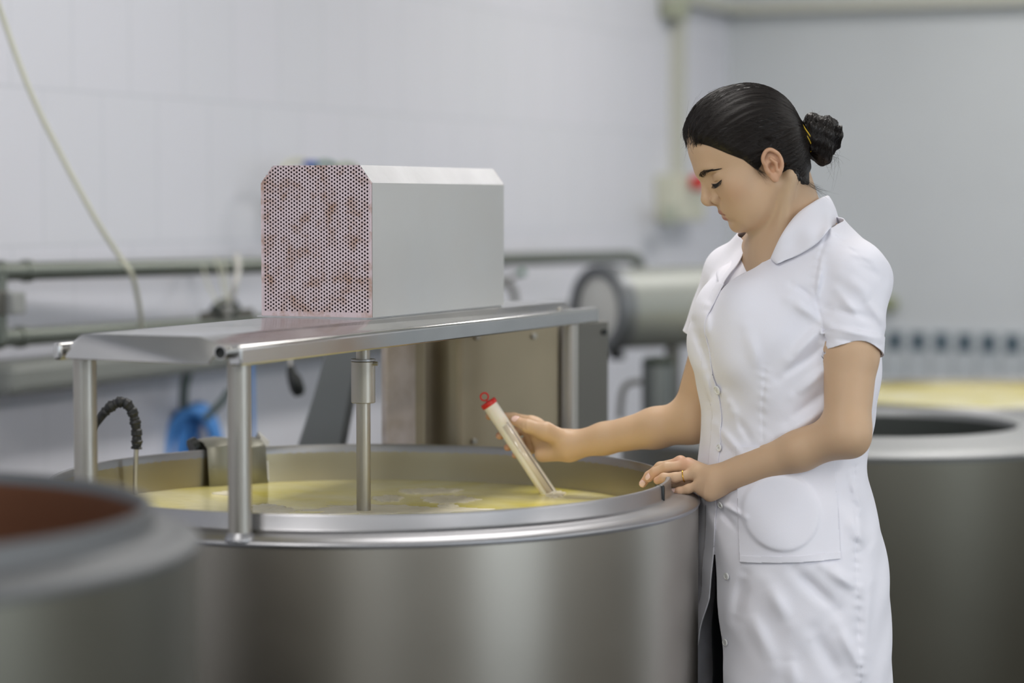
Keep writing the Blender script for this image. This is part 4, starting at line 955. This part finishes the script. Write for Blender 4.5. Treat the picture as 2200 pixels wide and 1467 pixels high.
for sgn in (1, -1):
    nL = 44; t = np.linspace(0, 1, nL); ww = .0195+t*.0290; vv_ = .0130-.0024*np.sin(np.pi*t)+.001*t
    line = facepts(np.stack([ww*sgn, vv_], 1), off=.0003); V1, Q1 = tubes(line[None], np.full((1, nL), .00050), 6)
    out = toW([(1, 0, 0)])[0]-HO; dn = -(toW([(0, 0, 1)])[0]-HO); sd = (toW([(0, sgn, 0)])[0]-HO)
    ps = []
    for i in range(4, nL):
        ln = .0065+.003*t[i]; o3 = out*.72+dn*.66+sd*(t[i]-.2)*.45; o3 /= np.linalg.norm(o3); a = line[i]
        ps.append([a, a+o3*ln*.4+dn*ln*.12, a+o3*ln*.8+dn*ln*.12, a+o3*ln*1.05+dn*ln*.02])
    V2, Q2 = tubes(np.array(ps), np.array([.00026, .0002, .00014, .00005])[None], 3)
    npmesh('eyelashes', *merge([(V1, Q1), (V2, Q2)]), lash_m, root)
# --- hair
TIE = np.array([-.0855, 0, .012])
def hairbase(q):
    d = ell(q, (.000, 0, .052), (.0955, .0795, .0895))
    d = smin(d, ell(q, (.024, 0, .060), (.0735, .068, .0795)), .015)
    d = smin(d, ell(q, (-.040, 0, .000), (.042, .0640, .058)), .03)
    d = smin(d, rc(q, (-.062, 0, .018), tuple(TIE), .040, .017), .02)
    d = smin(d, rc(q, (-.038, 0, -.030), (-.046, 0, -.064), .036, .026), .02)
    return d
HLp = np.array([(.105, .090), (.090, .0905), (.081, .0865), (.066, .071), (.048, .0485), (.0300, .0285), (.0195, .008), (.0140, .0020), (.008, .008), (.0055, .022), (-.004, .0335), (-.018, .035), (-.027, .020), (-.030, .002), (-.033, -.025), (-.0385, -.056), (-.047, -.073), (-.057, -.078), (-.066, -.062), (-.11, -.045)])
def hl_v(u, w_):
    return np.interp(u, HLp[::-1, 0], HLp[::-1, 1])
def hairclip(q):      # negative where hair grows
    u, w_, v = q[..., 0], q[..., 1], q[..., 2]
    c = (hl_v(u, w_)-v).astype(F32)
    c = np.where(u > .07, np.maximum(c, 0)*1+np.minimum(c, 0), c)
    return c.astype(F32)
def hairW(p):
    q = toL(p); d = np.minimum(hairbase(q), smin(skull(q), neckW(p), .012)-.0013)
    fl = np.arctan2(q[..., 2]-.012, q[..., 1]); rr_ = np.sqrt(q[..., 1]**2+(q[..., 2]-.012)**2)
    return d+(.0006*np.sin(fl*64+np.sin(fl*9)*2)*np.clip(rr_/.03, 0, 1)).astype(F32)+.0012*np.clip((-.01-hairclip(q)*-1)/.02, 0, 1)*0
hb0, hb1 = bb([toW((.1, 0, 0)), toW((-.13, 0, 0)), toW((0, .09, .15)), toW((0, -.09, .15)), toW((-.05, 0, -.09))], .015)
hv, hq = surface(hairW, hb0, hb1, .0018)
# thin the hair towards the hairline so that it meets the skin
ql = toL(hv.astype(F32)).astype(float); cl = -hairclip(ql.astype(F32)).astype(float)
hd = lambda p: headL(toL(p))
sk = hd(hv.astype(F32)).astype(float); G = grad(hd, hv); pull = np.clip(1-cl/.020, 0, 1)**1.5
hv = hv-G*((sk-.0010)*pull)[:, None]*(cl > -.02)[:, None]
hv, hq = clipmesh(hv, hq, lambda p: hairclip(toL(p)), None, .0018)
BC = np.array([-.116, 0, -.002])
def bun(p):
    q = toL(p); d = ell(q, (-.113, 0, .006), (.024, .033, .033)); d = smin(d, ell(q, (-.127, 0, -.004), (.024, .023, .021)), .02); d = smin(d, ell(q, (-.106, 0, -.016), (.020, .029, .030)), .015)
    a = np.arctan2(q[..., 2], q[..., 1]); x = q[..., 0]
    tw = np.sin(a*3+x*190)*.0026+np.sin(a*7-x*260+1)*.0012+np.sin(a*26+x*420)*.0006
    return d-tw.astype(F32)
bv, bq = surface(bun, *bb([toW((-.16, 0, 0)), toW((-.08, .045, .05)), toW((-.08, -.045, -.055))], .012), .0018)
# strands combed back to the tie
def strands(n):
    ps = []; st = []
    for k in range(n):
        t = rng.random(); sgn = 1 if rng.random() < .62 else -1
        if rng.random() < .55:      # from the front and side hairline
            x = rng.random()*7.5; i = min(int(x), 7); fr = x-i; u, v = HLp[i+1]*(1-fr)+HLp[min(i+2, 9)]*fr
            o_ = rng.random()*.011; start = (u+.001-o_*.7, None, v-.0035+o_)
        elif rng.random() < .45:
            x = rng.random()*5; i = int(x); fr = x-i; u, v = HLp[11+i]*(1-fr)+HLp[12+i]*fr; start = (u-.003, None, v+.002-rng.random()*.006)
        else:
            u = .085-rng.random()*.03; start = (u, .0, .098)
        st.append((start, sgn))
    S = []
    for (u, w_, v), sgn in st:
        w0 = .0 if w_ is not None else .08
        if w_ is None and u > .055: w0 = .08*np.clip((.097-u)/.035, 0, 1)+rng.random()*.01
        if w_ is not None: w0 = rng.random()**.8*.055
        S.append((u, sgn*w0, v))
    return np.array(S)
Sg = strands(5200); mstep = 20; T_ = np.linspace(0, 1, mstep)
end = TIE+np.stack([rng.normal(0, .003, len(Sg)), Sg[:, 1]*.14, (Sg[:, 2]-.03)*.12], 1)
sw_ = np.clip(np.abs(Sg[:, 1:2])/.045, 0, 1)**.7; ctr = np.array([-.004, 0, .004])+sw_*np.array([[0, 0, .040]]); Pth = []
d0 = Sg-ctr; d0 /= np.linalg.norm(d0, axis=1, keepdims=True); d1 = end-ctr; d1 /= np.linalg.norm(d1, axis=1, keepdims=True)
om = np.arccos(np.clip((d0*d1).sum(1), -.999, .999))[:, None]; low = np.clip((.045-Sg[:, 2:3])/.04, 0, 1)*(Sg[:, 0:1] > -.02)
for k, t in enumerate(T_):
    c = (np.sin((1-t)*om)*d0+np.sin(t*om)*d1)/np.sin(om); c[:, 2:3] += low*.62*(math.sin(math.pi*t)**.8 if 0 < t < 1 else 0)*(.8+.0*t); c /= np.linalg.norm(c, axis=1, keepdims=True); Pth.append(ctr+c*.088)
Pth = np.stack(Pth, 1); flat = toW(Pth.reshape(-1, 3)); wob = rng.normal(0, 1, (len(Sg), 1, 3))*np.array([.0, .0, .002])
flat = project(hairW, flat, 9, .02, .0003); Pw = flat.reshape(len(Sg), mstep, 3)
# near the roots follow the skin, not the cap
rq = toL(Pw.reshape(-1, 3).astype(F32)).astype(float); cl = -hairclip(rq.astype(F32)).astype(float); fl_ = Pw.reshape(-1, 3); sk = hd(fl_.astype(F32)).astype(float); G = grad(hd, fl_)
pull = np.clip(1-cl/.020, 0, 1)**1.5*(cl > -.01); fl_ = fl_-G*((sk-.0014)*pull)[:, None]; Pw = fl_.reshape(Pw.shape)
keep = cl.reshape(len(Sg), mstep)[:, 1:].min(1) > -.012; Pw = Pw[keep]
jit = rng.random((len(Pw), 1))*.0009; 
rr_ = (np.array([.00015]+[.00034]*(mstep-2)+[.0003])[None]*(.6+.6*rng.random((len(Pw), 1))))
sv = tubes(Pw, rr_, 3)
# short fine wisps at the nape, temples and crown
wis = []
def wisp(q0, q1, q2, n, sp, r=.00013):
    for k in range(n):
        a = np.array(q0)+rng.normal(0, sp, 3); b = np.array(q1)+rng.normal(0, sp*1.3, 3); c = np.array(q2)+rng.normal(0, sp*2.0, 3)
        t = np.linspace(0, 1, 10)[:, None]; wis.append(toW(a*(1-t)**2+2*b*t*(1-t)+c*t*t))
wisp((-.046, .045, -.045), (-.058, .045, -.065), (-.066, .035, -.078), 22, .0035); wisp((-.05, .02, -.05), (-.066, .02, -.07), (-.082, .01, -.094), 10, .004)
wisp((-.11, .01, -.03), (-.125, .01, -.05), (-.105, .01, -.058), 22, .007)
wisp((.09, .0, .098), (.080, .0, .120), (.04, .0, .145), 8, .003); wisp((.02, .0, .140), (-.04, .0, .150), (-.085, .0, .09), 12, .004)
wisp((.0165, .068, .006), (.014, .068, -.004), (.008, .069, -.014), 26, .003); wisp((-.115, .0, .030), (-.12, .0, .036), (-.122, .0, .038), 10, .003)
wisp((.088, .02, .094), (.094, .018, .088), (.096, .016, .078), 10, .004)
wv_ = tubes(np.array(wis), np.linspace(.00018, .00005, 10)[None], 3)
# curly strands wrapped round the bun
bs = []
for k in range(700):
    a0 = rng.random()*6.28; x0 = -.088-rng.random()*.02; pts = []; tw = 1.2+rng.random()*1.6; ln = .012+.04*rng.random()
    for t in np.linspace(0, 1, 14):
        a = a0+tw*t; pts.append((x0-ln*t, .03*math.cos(a), .03*math.sin(a)-.004))
    bs.append(pts)
bs = project(bun, toW(np.array(bs).reshape(-1, 3)), 8, .015, .0004).reshape(len(bs), 14, 3); bs = tubes(bs, np.array([.0002]+[.0004]*12+[.0001])[None], 3)
hair = npmesh('hair', *merge([(hv, hq), (bv, bq), sv, wv_, bs]), hair_m, root)
# hair tie with yellow bands
for k, (uu, r_, cm) in enumerate(((-.0890, .0255, gold_m), (-.0935, .0265, gold_m), (-.0910, .0225, mat('dark_hair_tie', (40, 30, 20), .6)))):
    pts = [Vector(toW((uu+.0015*math.sin(3*t), r_*math.cos(t)*1.05, .0115+r_*math.sin(t)*1.1))) for t in np.linspace(0, 2*math.pi, 30)]
    MB().tube(pts, .0011 if cm is gold_m else .003, 8, cap=False).build('hair_tie', mat('yellow_hair_tie', (206, 170, 40), .4) if cm is gold_m else cm, hair)
# --- coat
cvq = surface(coat, (hipC[0]-.33, PY-.36, .50), (hipC[0]+.36, PY+.33, 1.52), .0030)
cV, cQ = clipmesh(*cvq, coat_clip, coat, .003)
coat_o = npmesh('lab_coat', cV, cQ, cloth, root, thick=.0016, offset=-1)
def patch(name, off, clip, h=.0028, region=None, thick=.0018, extra=None, m=cloth, parent=None, label=None):
    f = (lambda p: coat(p)-off) if extra is None else (lambda p: coat(p)-off-extra(p))
    V, Qd = surface(f, *region, h); V, Qd = clipmesh(V, Qd, clip, f, h)
    o = npmesh(name, V, Qd, m, coat_o if parent is None else parent, thick=thick, offset=-1)
    if label: tag(o, label)
    return o
def poly(pts, Y=3.86):
    A_ = [P(x, y, Y)[[0, 2]] for x, y in pts]
    def c(p):
        q = p[..., [0, 2]]; d = np.full(p.shape[:-1], -1e3, F32); n = len(A_); ar = sum(A_[i][0]*A_[(i+1) % n][1]-A_[(i+1) % n][0]*A_[i][1] for i in range(n)); s = 1 if ar > 0 else -1
        for i in range(n):
            a = A_[i]; b = A_[(i+1) % n]; e = b-a; nrm = np.array([e[1], -e[0]])*s/np.linalg.norm(e); d = np.maximum(d, ((q-a.astype(F32))@nrm.astype(F32)).astype(F32))
        return np.where(p[..., 1] < 3.97, d, np.maximum(d, .01)).astype(F32)
    return c
def reg(pts, m=.01, y0=3.70, y1=3.99): 
    A_ = np.array([P(x, y, 3.86) for x, y in pts]); lo = A_.min(0)-m; hi = A_.max(0)+m; lo[1] = y0; hi[1] = y1; return lo, hi
pk = [(1583, 962), (1792, 950), (1800, 1192), (1588, 1206)]
dc = P(1675, 1096, 3.86)[[0, 2]].astype(F32)
def pk_extra(p):
    q = p[..., [0, 2]]; r = np.sqrt(((q-dc)**2).sum(-1)); e = .0042/(1+np.exp((r-.0605)/.0014))
    return e.astype(F32)
patch('pocket', .0026, poly(pk), .0024, reg(pk), extra=pk_extra)
hemb = [(1588, 1192), (1800, 1178), (1800, 1192.5), (1588, 1206.5)]; patch('pocket_stitching', .0036, poly(hemb), .0022, reg(hemb), thick=.001)
hemb = [(1583, 961.5), (1792, 949), (1792, 972), (1584, 986)]; patch('pocket_hem', .0038, poly(hemb), .0022, reg(hemb), thick=.001)
# sleeve cuff band
def cuff(p):
    (t, r), _ = arm_open(p); a, b, w_, dp = local(p)
    c = np.maximum(-.022-t, t-.001+.006*np.sin(p[..., 0]*60)); c = np.maximum(c, np.where((r < .062) & (a > .05) & (coat_trunk(p) > .009), -.01, .01)); return c.astype(F32)
V, Qd = surface(lambda p: coat(p)-.0014, *bb([slL], .085), .0026); V, Qd = clipmesh(V, Qd, cuff, lambda p: coat(p)-.0014, .0026, snap=True); npmesh('sleeve_cuff', V, Qd, cloth, coat_o, thick=.001)
# placket strip down the closed front
def plk(p):
    a, b, w_, dp = local(p); z = p[..., 2]
    af = np.interp(z, [.62, .72, .80, .88, .94, 1.0, 1.30, 1.34], [-.10, -.055, -.014, -.002, .0, .0, .0, -.004]).astype(F32)
    c = np.maximum(np.abs(a-af+.012)-.0145, .0-b); c = np.maximum(c, z-1.315); return np.maximum(c, .62-z).astype(F32)
patch('button_placket', .0022, plk, .0026, ((hipC[0]-.24, PY-.25, .60), (hipC[0]+.05, PY+.25, 1.33)))
# buttons
btn_m = mat('white_button', (228, 228, 226), .3, coat=.4)
def hit(px, py, f, y0=3.70):
    t = y0
    for _ in range(60):
        d = float(f(P(px, py, t)[None].astype(F32))[0]); t += max(d*.8, .0002)
        if abs(d) < 3e-4: break
    return P(px, py, t)
for (bx, by, rr_b) in ((1541, 838, .0075), (1545, 962, .0060), (1548, 1085, .0060), (1561, 1238, .0058), (1558, 1380, .0058)):
    c = hit(bx, by, lambda p: coat(p)-.003); n_ = grad(coat, c[None])[0]; n_ /= np.linalg.norm(n_)
    MB().lathe([(.001, .0012), (rr_b*.7, .0012), (rr_b*.8, .0022), (rr_b, .0016), (rr_b, 0), (.001, 0)], c, 24, axis=Vector(n_)).build('button', btn_m, coat_o)
# collar: a folded band round the neck opening (inner stand, fold line, outer fall)
def loft(rows, name, m, thick=.0018, sub=6, parent=None):
    R_ = [smoothpath([tuple(q) for q in r], sub) for r in rows]; n = len(R_[0]); K = len(R_)
    cols = [smoothpath([R_[k][i] for k in range(K)], 5) for i in range(n)]; kk = len(cols[0])
    V = np.array([tuple(v) for c in cols for v in c]); Fq = np.array([(i*kk+j, i*kk+j+1, (i+1)*kk+j+1, (i+1)*kk+j) for i in range(n-1) for j in range(kk-1)])
    return npmesh(name, V, Fq, m, parent or coat_o, thick=thick, offset=0)
def oncoat(px, py, off=.006, y0=3.70): 
    c = hit(px, py, lambda p: coat(p)-off, y0); return c
near_stand = [P(1662, 560, 3.90), P(1690, 512, 3.905), P(1722, 470, 3.92), P(1758, 448, 3.95), P(1772, 450, 4.00), P(1764, 452, 4.05)]
near_fold = [P(1656, 557, 3.862), P(1680, 505, 3.880), P(1712, 462, 3.895), P(1752, 432, 3.925), P(1777, 421, 3.985), P(1772, 424, 4.045)]
near_mid = [oncoat(1668, 566, .006), oncoat(1705, 525, .010), oncoat(1742, 488, .012), P(1778, 458, 3.920), P(1794, 448, 3.995), P(1788, 450, 4.055)]
near_out = [oncoat(1679, 562, .005), oncoat(1716, 547, .0055), oncoat(1754, 523, .0055), oncoat(1782, 492, .006), P(1803, 484, 4.00), P(1801, 486, 4.06)]
near_fold[0] = oncoat(1656, 556, .004); near_stand[0] = near_fold[0]+np.array([.004, .01, -.003])
loft([near_stand, near_fold, near_mid, near_out], 'collar', cloth)
# far collar and lapel
ff = [P(1764, 452, 4.05), P(1735, 462, 4.085), P(1690, 478, 4.075), P(1652, 486, 4.03), P(1636, 500, 4.00), P(1630, 540, 3.975), P(1612, 600, 3.93), P(1580, 660, 3.905)]
fo = [P(1772, 424, 4.045), P(1740, 440, 4.10), P(1690, 460, 4.10), P(1640, 478, 4.055), P(1627, 494, 4.02), P(1612, 545, 3.985), P(1588, 605, 3.935), P(1576, 660, 3.905)]
fq_ = [P(1801, 486, 4.06), P(1750, 480, 4.13), P(1690, 490, 4.14), P(1620, 500, 4.10), P(1597, 512, 4.05), P(1570, 560, 4.00), P(1538, 590, 3.965), P(1573, 658, 3.90)]
loft([ff, fo, fq_], 'lapel', cloth)
# trousers and shoes
tv = surface(lambda p: legs(p, .010)-(.002*np.sin(p[..., 2]*40+p[..., 0]*30)).astype(F32), (hipC[0]-.35, PY-.35, .02), (hipC[0]+.35, PY+.35, 1.08), .008)
tv = clipmesh(*tv, lambda p: np.maximum(.075-p[..., 2], p[..., 2]-1.02).astype(F32), snap=True); npmesh('trousers', *tv, jean_m, root, thick=.002)
for s in (-1, 1):
    a = hipC+lf*s*.088+fw*(-.02)+np.array([0, 0, -.82]); a[2] = 0
    f = lambda p, a=a: smax(smin(ell(p, a+fw*.06+np.array([0, 0, .025]), (.125, .045, .045), np.stack([fw, lf, Zv], 1)), rc(p, a-fw*.02+np.array([0, 0, .03]), a+np.array([0, 0, .07])-fw*.02, .042, .04), .02), -(p[..., 2]), .004)
    npmesh('shoe', *surface(f, *bb([a-fw*.1, a+fw*.2, a+np.array([0, 0, .12])], .06), .006), mat('white_shoe', (220, 220, 218), .5), root)
